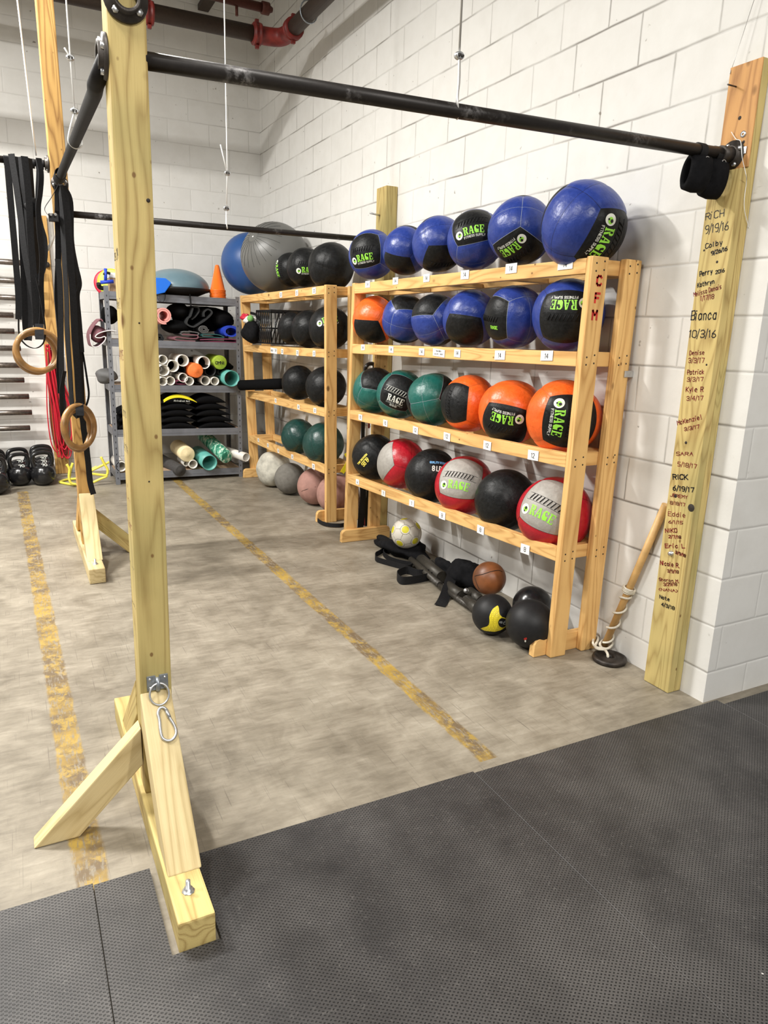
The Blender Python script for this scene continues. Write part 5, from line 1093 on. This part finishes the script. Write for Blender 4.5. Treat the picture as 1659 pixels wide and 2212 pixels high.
# ---------------------------------------------------------------- things on the floor under the big rack
def fball(q,mat,label,name='slam_ball',z=None):
    x,y,z0,r=q; zc_=r+.001 if z is None else z
    o=lathe(name,[(r*math.sin(a),-r*math.cos(a)) for a in [i*PI/32 for i in range(33)]],axisM((x,y,zc_),(.3,-.5,.6)),M[mat] if isinstance(mat,str) else mat,None,44)
    return tag(o,label,'ball'),Vector((x,y,zc_)),r
def soccer():
    """white ball with yellow pentagon centres and dark seams, from the angles of an icosahedron"""
    m,nt,b=new_mat('football_panels'); q=NT(nt); tc=q.n('ShaderNodeTexCoord'); nm=q.n('ShaderNodeVectorMath',operation='NORMALIZE'); q.l(tc.outputs['Object'],nm.inputs[0])
    ph=(1+5**.5)/2; V=[]
    for a in (-1,1):
        for c in (-ph,ph): V+=[(0,a,c),(a,c,0),(c,0,a)]
    best=None
    for v in V:
        v=Vector(v).normalized(); d=q.n('ShaderNodeVectorMath',operation='DOT_PRODUCT'); q.l(nm.outputs[0],d.inputs[0]); d.inputs[1].default_value=v
        best=d.outputs['Value'] if best is None else q.m('MAXIMUM',best,d.outputs['Value'])
    F=[]; hb=None; hs=None
    Vn=[Vector(v).normalized() for v in V]
    for i in range(12):
        for j in range(i):
            for k in range(j):
                if all((Vn[a]-Vn[c]).length<1.1 for a,c in ((i,j),(j,k),(i,k))): F.append((Vn[i]+Vn[j]+Vn[k]).normalized())
    for v in F:
        d=q.n('ShaderNodeVectorMath',operation='DOT_PRODUCT'); q.l(nm.outputs[0],d.inputs[0]); d.inputs[1].default_value=v; d=d.outputs['Value']
        if hb is None: hb=d; hs=None
        else:
            lo=q.m('MINIMUM',hb,d); hb=q.m('MAXIMUM',hb,d); hs=lo if hs is None else q.m('MAXIMUM',hs,lo)
    dh=q.m('SUBTRACT',hb,hs)                       # 0 on the seam between two hexagons
    e1=q.ramp(q.m('ABSOLUTE',q.m('SUBTRACT',best,.945)),[(.0,1.),(.009,0.)])
    e2=q.m('MULTIPLY',q.ramp(dh,[(.0,1.),(.020,0.)]),q.m('LESS_THAN',best,.945))
    nz=q.noise(tc.outputs['Object'],30,3,.6)
    seam=q.m('MULTIPLY',q.m('MAXIMUM',e1,e2),q.ramp(nz,[(.4,.2),(.55,1.)]))
    col=q.mix(q.m('GREATER_THAN',best,.972),(.70,.66,.58),(.68,.62,.02)); col=q.mix(seam,col,(.10,.09,.03)); q.l(col,b.inputs['Base Color']); b.inputs['Roughness'].default_value=.45
    q.l(q.bump(q.m('SUBTRACT',1,q.m('MAXIMUM',e1,e2)),.4,.002),b.inputs['Normal']); return m
x,y,z,r=(-.225,3.937,0.179,0.101)
sb=bpy.data.meshes.new('football'); bm=bmesh.new(); bmesh.ops.create_uvsphere(bm,u_segments=40,v_segments=24,radius=r)
for f in bm.faces: f.smooth=True
bm.to_mesh(sb); bm.free(); sb.materials.append(soccer()); o=bpy.data.objects.new('football',sb); C.objects.link(o)
T=(CAMP-Vector((x,y,z))).normalized(); o.matrix_basis=Matrix.Translation((x,y,z))@Matrix.Rotation(.75,4,'Z')@Matrix.Rotation(.35,4,'X'); tag(o,'scuffed white football with yellow patches, resting on the black cloth','ball')
fball((-.276,2.93,0.204,0.089),'leather','brown leather medicine ball with a dark seam, behind the yellow and black one','leather_ball',0.204)
lb=bpy.data.objects['leather_ball']; x,y,z,r=(-.276,2.93,0.204,0.089); T=(CAMP-Vector((x,y,z))).normalized(); R_=Vector((0,0,1)).cross(T).normalized(); U_=T.cross(R_)
def arc(par,c,r,pts,rad,mat,name='seam',k=6):
    P=[Vector(c)+(R_*a+U_*b+T*d).normalized()*(r+rad*.3) for a,b,d in pts]; P=smooth_path(P,k); P=[Vector(c)+(p-Vector(c)).normalized()*(r+rad*.3) for p in P]
    return tube(name,P,rad,M[mat],par,5)
arc(lb,(x,y,z),r,[(-.85,.05,.5),(-.4,.2,.9),(.1,.40,.9),(.5,.5,.7),(.7,.42,.5)],.0018,'screw'); arc(lb,(x,y,z),r,[(-.85,.0,.5),(-.75,-.3,.6),(-.55,-.7,.5)],.0015,'screw')
o,c,r=fball((-.405,2.71,0.154,0.102),'black_rubber','black ball with a yellow honeycomb swoosh and number 6 badge','rubber_ball'); T=(CAMP-c).normalized(); R_=Vector((0,0,1)).cross(T).normalized(); U_=T.cross(R_)
def honey():
    m,nt,b=new_mat('yellow_honeycomb'); q=NT(nt); tc=q.n('ShaderNodeTexCoord'); vo=q.n('ShaderNodeTexVoronoi'); vo.feature='DISTANCE_TO_EDGE'; vo.inputs['Scale'].default_value=110; vo.inputs['Randomness'].default_value=.25; q.l(tc.outputs['Object'],vo.inputs['Vector'])
    q.l(q.ramp(vo.outputs['Distance'],[(.06,(.62,.50,.02)),(.18,(.85,.70,.03))]),b.inputs['Base Color']); b.inputs['Roughness'].default_value=.4; q.l(q.bump(vo.outputs['Distance'],.5,.004),b.inputs['Normal']); return m
M['honey']=honey()
def sph(a,b,lift=.0012):
    d2=max(0.02,1-a*a-b*b); return c+(R_*a+U_*b+T*math.sqrt(d2))*(r+lift)
sw=[(.22,-.44,.48),(.10,-.30,.62),(.0,-.12,.80),(-.06,-.08,.92),(-.14,-.09,.93),(-.24,-.11,.93),(-.34,-.12,.91),(-.44,-.12,.86),(-.54,-.14,.80),(-.62,-.20,.72),(-.70,-.34,.62),(-.77,-.45,.48),(-.84,-.40,.30)]
sw=[(.42,.20,.235),(.34,.10,.28),(.24,.0,.30),(.12,-.06,.32),(0,-.10,.36),(-.10,-.12,.48),(-.16,-.13,.78),(-.26,-.12,.78),(-.40,-.11,.74),(-.52,-.13,.68),(-.60,-.20,.62),(-.68,-.40,.52),(-.74,-.50,.42),(-.80,-.38,.25),(-.86,-.2,.10)]
bm=bmesh.new(); prev=None
rows=[]
for a,b in zip(sw,sw[1:]):
    for t in range(2): rows.append(tuple(a[k]+(b[k]-a[k])*t/2 for k in range(3)))
for v,u0,u1 in rows:
    L=[]
    for i in range(11):
        u=u0+(u1-u0)*i/10; lim=math.sqrt(max(0,.985-v*v)); L.append(bm.verts.new(sph(max(-lim,min(lim,u)),v)))
    if prev:
        for i in range(10): bm.faces.new((prev[i],prev[i+1],L[i+1],L[i]))
    prev=L
mesh('yellow_swoosh',bm,M['honey'],o,True)
bm=bmesh.new(); disc_bm(bm,lambda u,v:sph(u,v,.0025),.50,-.36,.20,0,24,.22); mesh('number_badge',bm,M['black_rubber'],o)
bm=bmesh.new(); text_bm(bm,'6',lambda u,v:sph(.54+u,-.42+v,.004),.17,.035,0,width=.12); text_bm(bm,'KG',lambda u,v:sph(.36+u,-.38+v,.004),.08,.018,0,width=.12); mesh('badge_number',bm,M['grey_print'],o)
fball((-.145,2.72,0.144,0.103),'black_gloss','shiny black slam ball behind the nearer one, against the wall')
o,c,r=fball((-.33,2.505,0.141,0.118),'black_rubber','large dull black slam ball nearest the foot of the big rack'); T=(CAMP-c).normalized(); R_=Vector((0,0,1)).cross(T).normalized(); U_=T.cross(R_)
bm=bmesh.new(); 
for a,b,m_ in ((-.16,-.62,0),(-.11,-.60,0),(-.13,-.70,1)): disc_bm(bm,lambda u,v:sph(u,v,.0008),a,b,.035,m_,6,.05)
mesh('red_white_label',bm,[M['paint_red'],M['white_print']],o)
# sled poles, webbing and cloth
sl=thing('weight_sled_pole',(-.213,3.469,0.03),'pair of dark scuffed padded poles lying on the floor under the big rack','pole')
M['pole']=pipe_mat('scuffed_pole',(.03,.027,.022),.25,.45)
def pole(q0,q1,z,r,nm='pole'): 
    return tube(nm,[(q0[0],q0[1],z),(q1[0],q1[1],z)],r,M['pole'],sl,16)
pole((-.248,3.822,0.04),(-.327,3.336,0.04),.036,.020); pole((-.327,3.336,0.04),(-.352,2.927,0.04),.030,.016,'thin_pole')
pole((-.297,3.294,0.05),(-.31,3.128,0.05),.036,.034,'pad'); pole((-.321,3.063,0.05),(-.347,2.884,0.05),.036,.032,'pad'); pole((-.198,3.778,0.06),(-.25,3.438,0.06),.040,.037,'pad'); pole((-.227,3.169,0.06),(-.252,3.021,0.06),.036,.030,'pad')
pole((-.108,3.78,0.02),(-.156,3.299,0.02),.018,.014,'thin_pole')
lathe('pole_cap',[(0,.014),(.012,.010),(.016,0)],axisM((-.29,3.118,0.07),(-.5,-.6,.5)),M['zinc'],sl,14)
cl=blob('black_cloth',(-.179,4.012,0.05),(.13,.21,.062),'black_cloth','crumpled black cloth under the white football','cloth',seed=3,amp=.20)
blob('black_cloth',(-.209,4.223,0.02),(.075,.16,.035),'black_cloth','flat black cloth corner beside the far foot of the big rack','cloth',seed=7,amp=.28)
blob('sandbag',(-.155,3.337,0.08),(.085,.12,.085),'black_cloth','black padded bundle lying across the dark poles','bag',seed=21,amp=.18)
blob('sandbag',(-.088,3.375,0.05),(.055,.09,.085),'black_gloss','glossy black bundle beside the brown leather ball','bag',seed=22,amp=.14)
blob('sandbag',(-.16,3.544,0.05),(.055,.13,.055),'black_cloth','low black bundle between the football cloth and the padded bundle','bag',seed=23,amp=.22)
def fl(pts,z): return [(p[0],p[1],zz) for p,zz in zip(pts,z)]
def floor_strap(label,pts,w,zz=None,wd=(0,0,1)):
    o=ribbon('webbing_strap',[(p[0],p[1],w/2+.002 if zz is None else zz[i]) for i,p in enumerate(pts)],w,M['strap'],None,wdir=wd,th=.004); tag(o,label,'strap'); return o
floor_strap('long black strap loop curling left from the black cloth onto the floor',[(-.174,4.233,0.02),(-.336,4.087,0.02),(-.393,4.043,0.02),(-.429,3.972,0.02),(-.422,3.917,0.02),(-.366,3.792,0.02),(-.328,3.727,0.02),(-.273,3.764,0.02),(-.323,3.846,0.02),(-.349,3.94,0.02),(-.328,4.062,0.02),(-.265,4.116,0.02),(-.236,4.048,0.02)],.035)
floor_strap('black strap loop on the floor in front of the dark poles',[(-.233,3.554,0.02),(-.326,3.583,0.02),(-.363,3.664,0.02),(-.436,3.637,0.02),(-.475,3.588,0.02),(-.489,3.514,0.02),(-.44,3.494,0.02),(-.359,3.496,0.02),(-.255,3.517,0.02)],.05)
floor_strap('black strap with a folded end hanging over the padded pole',[(-.205,3.345,0.02),(-.239,3.342,0.02),(-.339,3.234,0.02),(-.406,3.167,0.02),(-.458,3.12,0.02)],.062,[.085,.080,.045,.012,.006],(1,.3,0))
tube('buckle',[(-.259,3.547,0.05),(-.217,3.501,0.05)],.006,M['zinc'],sl,8)

# stick, rope and plate by the wall board
st=thing('wooden_pole',(0.007,2.338,0.02),'bamboo-coloured pole leaning against the wall, wrapped with white rope','pole')
S0=Vector((-.03,2.307,0.035)); S1=Vector((-.02,2.067,0.785))
tube('shaft',[S0,S1],.0165,M['bamboo'],st,18)
d=(S1-S0); L=d.length; d.normalize(); n1=d.cross(Vector((0,0,1))).normalized(); n2=d.cross(n1)
rp=thing('white_rope',S0,'white twisted rope spiralling round the leaning pole','rope')
pts=[]
for i in range(150):
    f=i/149; s=.03+.48*f if f<.8 else .414+(f-.8)*.13
    a=f*2*PI*4.2 if f<.72 else .72*2*PI*4.2+(f-.72)*2*PI*15
    pts.append(S0+d*s*L*1.0+(n1*math.cos(a)+n2*math.sin(a))*(.0225+(.004 if f>.8 else 0)))
tube('rope_wrap',pts,.0052,M['rope'],rp,8)
def loop(ps,r=.006): return tube('rope_loop',smooth_path(ps,6),r,M['rope'],rp,8)
loop([(-.091,2.265,0.05),(-.069,2.3,0.05),(-.028,2.328,0.05),(0.011,2.334,0.05),(0.017,2.309,0.05),(-.023,2.269,0.05),(-.07,2.25,0.05),(-.091,2.265,0.05),(-.108,2.283,0.05),(-.092,2.321,0.05),(-.044,2.37,0.05),(-.016,2.381,0.05),(-.031,2.352,0.05),(-.105,2.293,0.05),(-.114,2.264,0.05),(-.093,2.244,0.05),(-.11,2.208,0.05),(-.13,2.185,0.05)])
pp=Vector((-.077,2.224,0.018))
tag(lathe('weight_plate',[(.018,.004),(.018,.022),(.026,.024),(.030,.018),(.060,.018),(.064,.024),(.076,.022),(.079,.012),(.076,.002),(.018,.002),(.018,.004)],axisM((pp.x,pp.y,.001),(0,0,1)),M['plate'],None,48),'small rusty iron weight plate on the floor holding the white rope','weight plate')

# padded ankle cuffs on the right end of the front bar
def cuff(cx_,label,rot,rr=.040,drop=.058,w=.075):
    c=Vector((cx_,1.965,2.105-drop)); th=.013; t_=thing('padded_cuff',c,label,'cuff')
    bm=bmesh.new(); n=28; prof=[(-w/2,0),(-w/2+.006,th*.8),(0,th*1.15),(w/2-.006,th*.8),(w/2,0),(w/2-.006,-th*.5),(0,-th*.2),(-w/2+.006,-th*.5)]
    ax=Vector((math.cos(rot),math.sin(rot),-.12)).normalized(); v1=Vector((0,0,1)); v1=(v1-v1.dot(ax)*ax).normalized(); v2=ax.cross(v1); R0=[]
    for i in range(n):
        a=2*PI*i/n; rad_=rr*(1+.10*math.cos(2*a)); ring=[]
        for u,h in prof: ring.append(bm.verts.new(c+ax*u+(v1*math.cos(a)*1.12+v2*math.sin(a)*.85)*(rad_+h)))
        R0.append(ring)
    for i in range(n):
        A_,B_=R0[i],R0[(i+1)%n]
        for j in range(8): bm.faces.new((A_[j],A_[(j+1)%8],B_[(j+1)%8],B_[j])).smooth=True
    mesh('cuff_padding',bm,M['black_cloth'],t_)
    top_=Vector((cx_,1.965,2.118)); pts=[top_+Vector((0,.027*math.cos(a),.027*math.sin(a))) for a in [i*2*PI/16 for i in range(17)]]
    ribbon('hanging_strap',pts,.032,M['strap'],t_,wdir=(1,0,0),th=.003,k=2)
    tube('d_ring',smooth_path([top_+Vector((.012+.010*math.cos(a),-.03,-.028+.008*math.sin(a))) for a in [i*2*PI/8 for i in range(8)]],2,True),.0018,M['zinc'],t_,6,closed=True)
cuff(-.205,'left black padded cuff strapped to the right end of the front bar',-.35,w=.085); cuff(-.118,'right black padded cuff strapped to the bar beside the wall flange',-.25,.044,.066,.08)
# ---------------------------------------------------------------- kettlebells
def kettle(x,y,s,label,num=None,ang=-1.35):
    t=thing('kettlebell',(x,y,.001),label,'kettlebell','black kettlebells lined up at the left' if not num else None)
    R=.098*s; zc=.092*s
    lathe('bell',[(0,.0)]+[(R*math.sin(a),zc-R*math.cos(a)) for a in [.34+i*(PI-.5)/20 for i in range(21)]]+[(0,zc+R*.99)],axisM((x,y,.001),(0,0,1)),M['black_gloss'],t,36)
    ca,sa=math.cos(ang+PI/2),math.sin(ang+PI/2)
    hp=[(-.058,.150),(-.072,.185),(-.078,.225),(-.066,.262),(-.035,.276),(0,.279),(.035,.276),(.066,.262),(.078,.225),(.072,.185),(.058,.150)]
    P=smooth_path([(x+u*s*ca,y+u*s*sa,v*s) for u,v in hp],4); n=len(P)
    tube('handle',P,[(.0165+.006*abs(2*i/(n-1)-1)**3)*s for i in range(n)],M['black_gloss'],t,14)
    if num:
        f=Vector((math.cos(ang),math.sin(ang),0)); bm=bmesh.new(); ux=Vector((0,0,1)).cross(f)*1.0
        o=Vector((x,y,0))+f*(.060*s)+Vector((0,0,.172*s)); uy=Vector((0,0,1))-f*.9
        text_bm(bm,num,plane_fn(o-ux*.022,ux,uy.normalized(),.003),.022,.005,0,width=.045); mesh('number',bm,M['white_print'],t)
    return t
kettle(-2.275,7.14,1.08,'front black kettlebell of the column beside the red cords','70'); kettle(-2.27,7.33,1.08,'second black kettlebell of the column beside the red cords','70'); kettle(-2.27,7.50,1.1,'rearmost black kettlebell beside the red cords, under the barbells','70')
kettle(-2.465,7.19,1.03,'front black kettlebell of the middle column, dull sided','70',-1.25); kettle(-2.475,7.40,1.08,'rear black kettlebell of the middle column at the left','70',-1.25)
kettle(-2.66,6.86,1.12,'nearest black kettlebell cut by the left picture edge','80',-1.2); kettle(-2.67,7.08,1.12,'second black kettlebell at the left picture edge','80',-1.2); kettle(-2.67,7.30,1.12,'third black kettlebell at the left picture edge','80',-1.2)
# ---------------------------------------------------------------- barbells on the back wall
BZ=[1.967,1.809,1.662,1.509,1.367,1.216,1.063,.929,.778,.629,.484]; BX=[-2.18,-2.18,-2.18,-2.395,-2.40,-2.36,-2.34,-2.356,-2.329,-2.317,-2.344]
LBN=['top','second','third','fourth','fifth','sixth','seventh','eighth','ninth','tenth','bottom']
for i,(z,x) in enumerate(zip(BZ,BX)):
    t=thing('barbell',(x,7.5,z),'steel barbell sleeve end, %s from the top on the back wall rack'%LBN[i] if i not in (0,10) else 'steel barbell sleeve end, %s one on the back wall rack'%LBN[i],'barbell')
    tube('sleeve',[(x,7.50,z),(x-.42,7.50,z)],.025,M['barbell'],t,20); tube('collar',[(x-.42,7.50,z),(x-.45,7.50,z)],.036,M['barbell'],t,20); tube('shaft',[(x-.45,7.50,z),(x-1.70,7.50,z)],.0145,M['barbell'],t,14)
    tube('sleeve',[(x-1.73,7.50,z),(x-2.15,7.50,z)],.025,M['barbell'],t,20); lathe('end_cap',[(0,.002),(.017,.002),(.019,0)],axisM((x,7.5,z),(1,0,0)),M['iron'],t,16)
wr=thing('barbell_wall_rack',(-3.2,7.6,1.2),'wall rack carrying the barbells beyond the left picture edge','rack')
for x in (-3.05,-3.75):
    box('upright',(x-.03,7.60,.3),(x+.03,7.683,2.1),M['shelf_dark'],wr,.003)
    for z in BZ: box('saddle',(x-.025,7.47,z-.030),(x+.025,7.61,z-.0155),M['shelf_dark'],wr,.002)
# ---------------------------------------------------------------- red jump ropes
rnd=random.Random(5)
for i in range(20):
    f=i/19; xt=-2.105+.03*math.sin(i*2.1); zt_=1.22+.03*math.cos(i*1.7); zb_=.30-.17*rnd.random()+.14*abs(f-.5); xo=-.055+.085*f; sp=.012+.035*rnd.random(); yy=7.60-.006*i
    P=[(xt-.018,yy,zt_-.03),(xt-.004,yy-.01,zt_),(xt+.016,yy,zt_-.03),(xt+.02+.3*(xo+.06),yy,.95),(xt+xo+sp+.06,yy,.62),(xt+xo+sp+.05,yy,zb_+.09),(xt+xo+.05,yy-.01,zb_),(xt+xo-sp+.05,yy,zb_+.10),(xt+xo-sp+.04,yy,.62),(xt-.035+.3*(xo+.06),yy,.95)]
    o=tube('jump_rope',smooth_path(P,6,True),.0055,M['red_cord'] if i%4 else M['clamp_red'],None,7,closed=True); tag(o,'thin red rope in the bundle hanging on the brown board at the back wall','rope','red jump ropes hung in a bundle')
# ---------------------------------------------------------------- yellow tubing on the floor
yh=thing('yellow_hurdle',(-1.95,6.9,0),'tangle of bent yellow plastic tubing on the floor behind the second post','hurdle')
for pl_ in ([(-2.082,6.95,0.215),(-2.062,6.95,0.167),(-2.071,6.95,0.099),(-2.059,6.95,0.042),(-2.018,6.95,0.026)],[(-2.142,7.172,0.012),(-2.072,7.261,0.012),(-1.969,7.272,0.012)],[(-2.143,7.15,0.012),(-2.067,7.037,0.012),(-1.963,6.958,0.012)],[(-1.879,6.95,0.03),(-1.809,6.95,0.06),(-1.747,6.95,0.086),(-1.822,6.95,0.104),(-1.889,6.95,0.117)],[(-1.783,7.0,0.259),(-1.759,7.0,0.196),(-1.734,7.0,0.142),(-1.736,7.0,0.098),(-1.754,7.0,0.077)],[(-1.711,7.02,0.204),(-1.841,7.02,0.145),(-1.895,7.02,0.118)],[(-1.821,7.05,0.16),(-1.875,7.05,0.133),(-1.9,7.05,0.117)],[(-2.029,6.98,0.219),(-2.053,6.98,0.152),(-2.065,6.98,0.093)]):
    tube('tube',smooth_path([(a,b,max(.013,c)) for a,b,c in pl_],5),.0115,M['yellow_pvc'],yh,10)
# ---------------------------------------------------------------- gymnastic rings and their straps
def ring3(parent,c,R_,tilt,r=.0155):
    n=Vector((math.sin(tilt),-math.cos(tilt),.05)).normalized(); Mx=axisM(c,n)
    return tube('ring',[Mx@Vector((R_*math.cos(a),R_*math.sin(a),0)) for a in [i*2*PI/48 for i in range(48)]],r,M['ring_wood'],parent,16,closed=True)
SW=.038
ra=thing('gymnastic_rings',(-2.31,4.7,1.295),'pair of wooden rings on black straps over the far-left bar','gymnastic rings')
ring3(ra,(-2.307,4.55,1.303),.112,.15); ring3(ra,(-2.321,4.62,1.287),.110,.35)
def hang(parent,pts,w=SW,y=4.72,nm='strap',wd=(1,0,0),k=6,twist=None): return ribbon(nm,pts,w,M['strap'],parent,wdir=wd,th=.003,k=k,twist=twist)
WD=[(1,0,0),(1,.9,0),(1,-.7,0),(1,.4,0),(1,-1.2,0),(1,.15,0),(1,1.1,0),(1,-.3,0),(1,.6,0),(1,-.9,0)]
for j,(pts,w) in enumerate([([(-2.374,4.75,2.333),(-2.375,4.75,2.188),(-2.376,4.75,2.02),(-2.377,4.75,1.799),(-2.38,4.75,1.598),(-2.391,4.75,1.469)],0.042),([(-2.393,4.6,1.469),(-2.396,4.6,1.381),(-2.367,4.6,1.331),(-2.321,4.6,1.314),(-2.281,4.6,1.34),(-2.265,4.6,1.392),(-2.263,4.6,1.448),(-2.272,4.6,1.574),(-2.286,4.6,1.697)],0.012),([(-2.353,4.73,2.335),(-2.343,4.73,2.188),(-2.335,4.73,2.021),(-2.331,4.73,1.851),(-2.319,4.73,1.702),(-2.303,4.73,1.55),(-2.291,4.73,1.394)],0.046),([(-2.33,4.745,2.338),(-2.329,4.745,2.192),(-2.33,4.745,2.024),(-2.339,4.745,1.801),(-2.347,4.745,1.599),(-2.357,4.745,1.444),(-2.355,4.745,1.353)],0.046),([(-2.307,4.715,2.329),(-2.307,4.715,2.19),(-2.301,4.715,2.095),(-2.299,4.715,1.95),(-2.301,4.715,1.752),(-2.302,4.715,1.575),(-2.303,4.715,1.376)],0.05),([(-2.291,4.705,2.326),(-2.287,4.705,2.214),(-2.287,4.705,2.095),(-2.294,4.705,1.901),(-2.296,4.705,1.702),(-2.299,4.705,1.549),(-2.303,4.705,1.381)],0.044),([(-2.263,4.7,2.329),(-2.265,4.7,2.145),(-2.267,4.7,1.951),(-2.268,4.7,1.753),(-2.268,4.7,1.576),(-2.289,4.7,1.382)],0.042),([(-2.218,4.69,2.328),(-2.225,4.69,2.243),(-2.237,4.69,2.146),(-2.245,4.69,2.049),(-2.237,4.69,1.977),(-2.224,4.69,1.905),(-2.231,4.69,1.805),(-2.252,4.69,1.729),(-2.283,4.69,1.692),(-2.309,4.69,1.67)],0.036),([(-2.223,4.695,2.324),(-2.215,4.695,2.245),(-2.228,4.695,2.148),(-2.243,4.695,2.074),(-2.248,4.695,1.952),(-2.246,4.695,1.804),(-2.262,4.695,1.653),(-2.27,4.695,1.499),(-2.294,4.695,1.382)],0.038),([(-2.298,4.74,2.123),(-2.308,4.74,1.952),(-2.32,4.74,1.752),(-2.323,4.74,1.6),(-2.329,4.74,1.471),(-2.348,4.74,1.353)],0.05)]):
    hang(ra,[(a,b-.03*(j%3),c) for a,b,c in pts],w*.80,wd=WD[j%10])
for j,x_ in enumerate([(-2.372,4.78,2.328),(-2.347,4.78,2.329),(-2.324,4.78,2.329),(-2.303,4.78,2.329),(-2.278,4.78,2.33),(-2.257,4.78,2.33),(-2.212,4.78,2.33)]):
    P=[Vector((x_[0],4.78,2.318))+Vector((0,.024*math.cos(a),.024*math.sin(a))) for a in [i*2*PI/14 for i in range(15)]]; ribbon('strap_loop',P,.040,M['strap'],ra,wdir=(1,0,0),th=.003,k=2)
blob('strap_knot',(-2.276,4.68,2.069),(.035,.03,.045),'strap',parent=ra,seed=31,amp=.25)
ribbon('strap_wrap',[(-2.299,4.44,1.366),(-2.297,4.5,1.398),(-2.289,4.62,1.447)],.045,M['black_cloth'],ra)
rb=thing('gymnastic_rings',(-2.139,4.4,0.877),'pair of wooden rings on long black straps from the side bar, before the second post','gymnastic rings')
ring3(rb,(-2.143,4.3,0.898),.116,.75); ring3(rb,(-2.147,4.36,0.872),.112,.9)
for j,(pts,w) in enumerate([([(-2.152,4.42,2.163),(-2.162,4.42,2.002),(-2.176,4.42,1.79),(-2.195,4.42,1.597),(-2.195,4.42,1.401),(-2.215,4.42,1.2),(-2.218,4.42,1.073)],0.04),([(-2.138,4.4,2.161),(-2.143,4.4,2.001),(-2.149,4.4,1.79),(-2.152,4.4,1.599),(-2.162,4.4,1.403),(-2.164,4.4,1.202),(-2.165,4.4,0.996),(-2.14,4.4,0.938)],0.042),([(-2.129,4.38,2.15),(-2.122,4.38,2.001),(-2.123,4.38,1.791),(-2.123,4.38,1.6),(-2.128,4.38,1.404),(-2.128,4.38,1.203),(-2.132,4.38,0.997),(-2.133,4.38,0.945)],0.044),([(-2.114,4.4,2.146),(-2.104,4.4,2.005),(-2.109,4.4,1.841),(-2.099,4.4,1.722),(-2.098,4.4,1.602),(-2.098,4.4,1.404),(-2.102,4.4,1.202),(-2.109,4.4,0.995)],0.042),([(-2.184,4.36,1.785),(-2.182,4.36,1.691),(-2.186,4.36,1.572),(-2.197,4.36,1.402),(-2.207,4.36,1.229),(-2.214,4.36,1.078),(-2.214,4.36,0.95),(-2.226,4.36,0.911)],0.036),([(-2.118,4.41,2.142),(-2.096,4.41,2.076),(-2.105,4.41,1.889),(-2.095,4.41,1.771),(-2.081,4.41,1.671),(-2.097,4.41,1.602),(-2.096,4.41,1.479),(-2.094,4.41,1.303)],0.03),([(-2.095,4.39,1.354),(-2.085,4.39,1.254),(-2.077,4.39,1.151),(-2.073,4.39,1.074),(-2.083,4.39,1.027),(-2.097,4.39,0.996)],0.014),([(-2.118,4.46,1.042),(-2.113,4.46,0.962),(-2.11,4.46,0.868),(-2.104,4.46,0.773),(-2.099,4.46,0.663),(-2.096,4.46,0.552),(-2.083,4.46,0.478)],0.04),([(-2.194,4.37,1.203),(-2.212,4.37,1.128),(-2.22,4.37,1.077),(-2.223,4.37,0.949),(-2.206,4.37,0.917)],0.034)]):
    hang(rb,[(a,b-.025*(j%3),c) for a,b,c in pts],w*.80,wd=WD[(j+3)%10])
ribbon('strap_wrap',[(-2.14,4.22,0.969),(-2.137,4.26,1.0),(-2.129,4.36,1.03)],.042,M['black_cloth'],rb)
P=[Vector((-2.139,4.40,2.205))+Vector((.027*math.cos(a),0,.027*math.sin(a))) for a in [i*2*PI/14 for i in range(15)]]; ribbon('strap_loop',P,.16,M['strap'],rb,wdir=(0,1,0),th=.003,k=2)
ribbon('thin_loop',[(-2.147,4.36,2.163),(-2.187,4.36,2.094),(-2.224,4.36,2.038),(-2.22,4.36,2.012),(-2.201,4.36,1.995)],.016,M['strap'],rb,wdir=(0,1,.2)); ribbon('thin_loop',[(-2.152,4.36,2.153),(-2.166,4.36,2.085),(-2.166,4.36,2.028)],.016,M['strap'],rb,wdir=(1,0,0))
bc=box('cam_buckle',(-2.21,4.36,1.972),Vector((-2.16,4.36,2.013))+Vector((0,.03,0)),M['black_gloss'],rb,.004); tube('buckle_bolt',[(-2.199,4.35,2.006),(-2.2,4.33,2.003)],.007,M['zinc'],bc,8); tube('buckle_bolt',[(-2.177,4.35,2.008),(-2.178,4.33,2.005)],.007,M['zinc'],bc,8)
# chalk dust and rust marks where the photo shows them
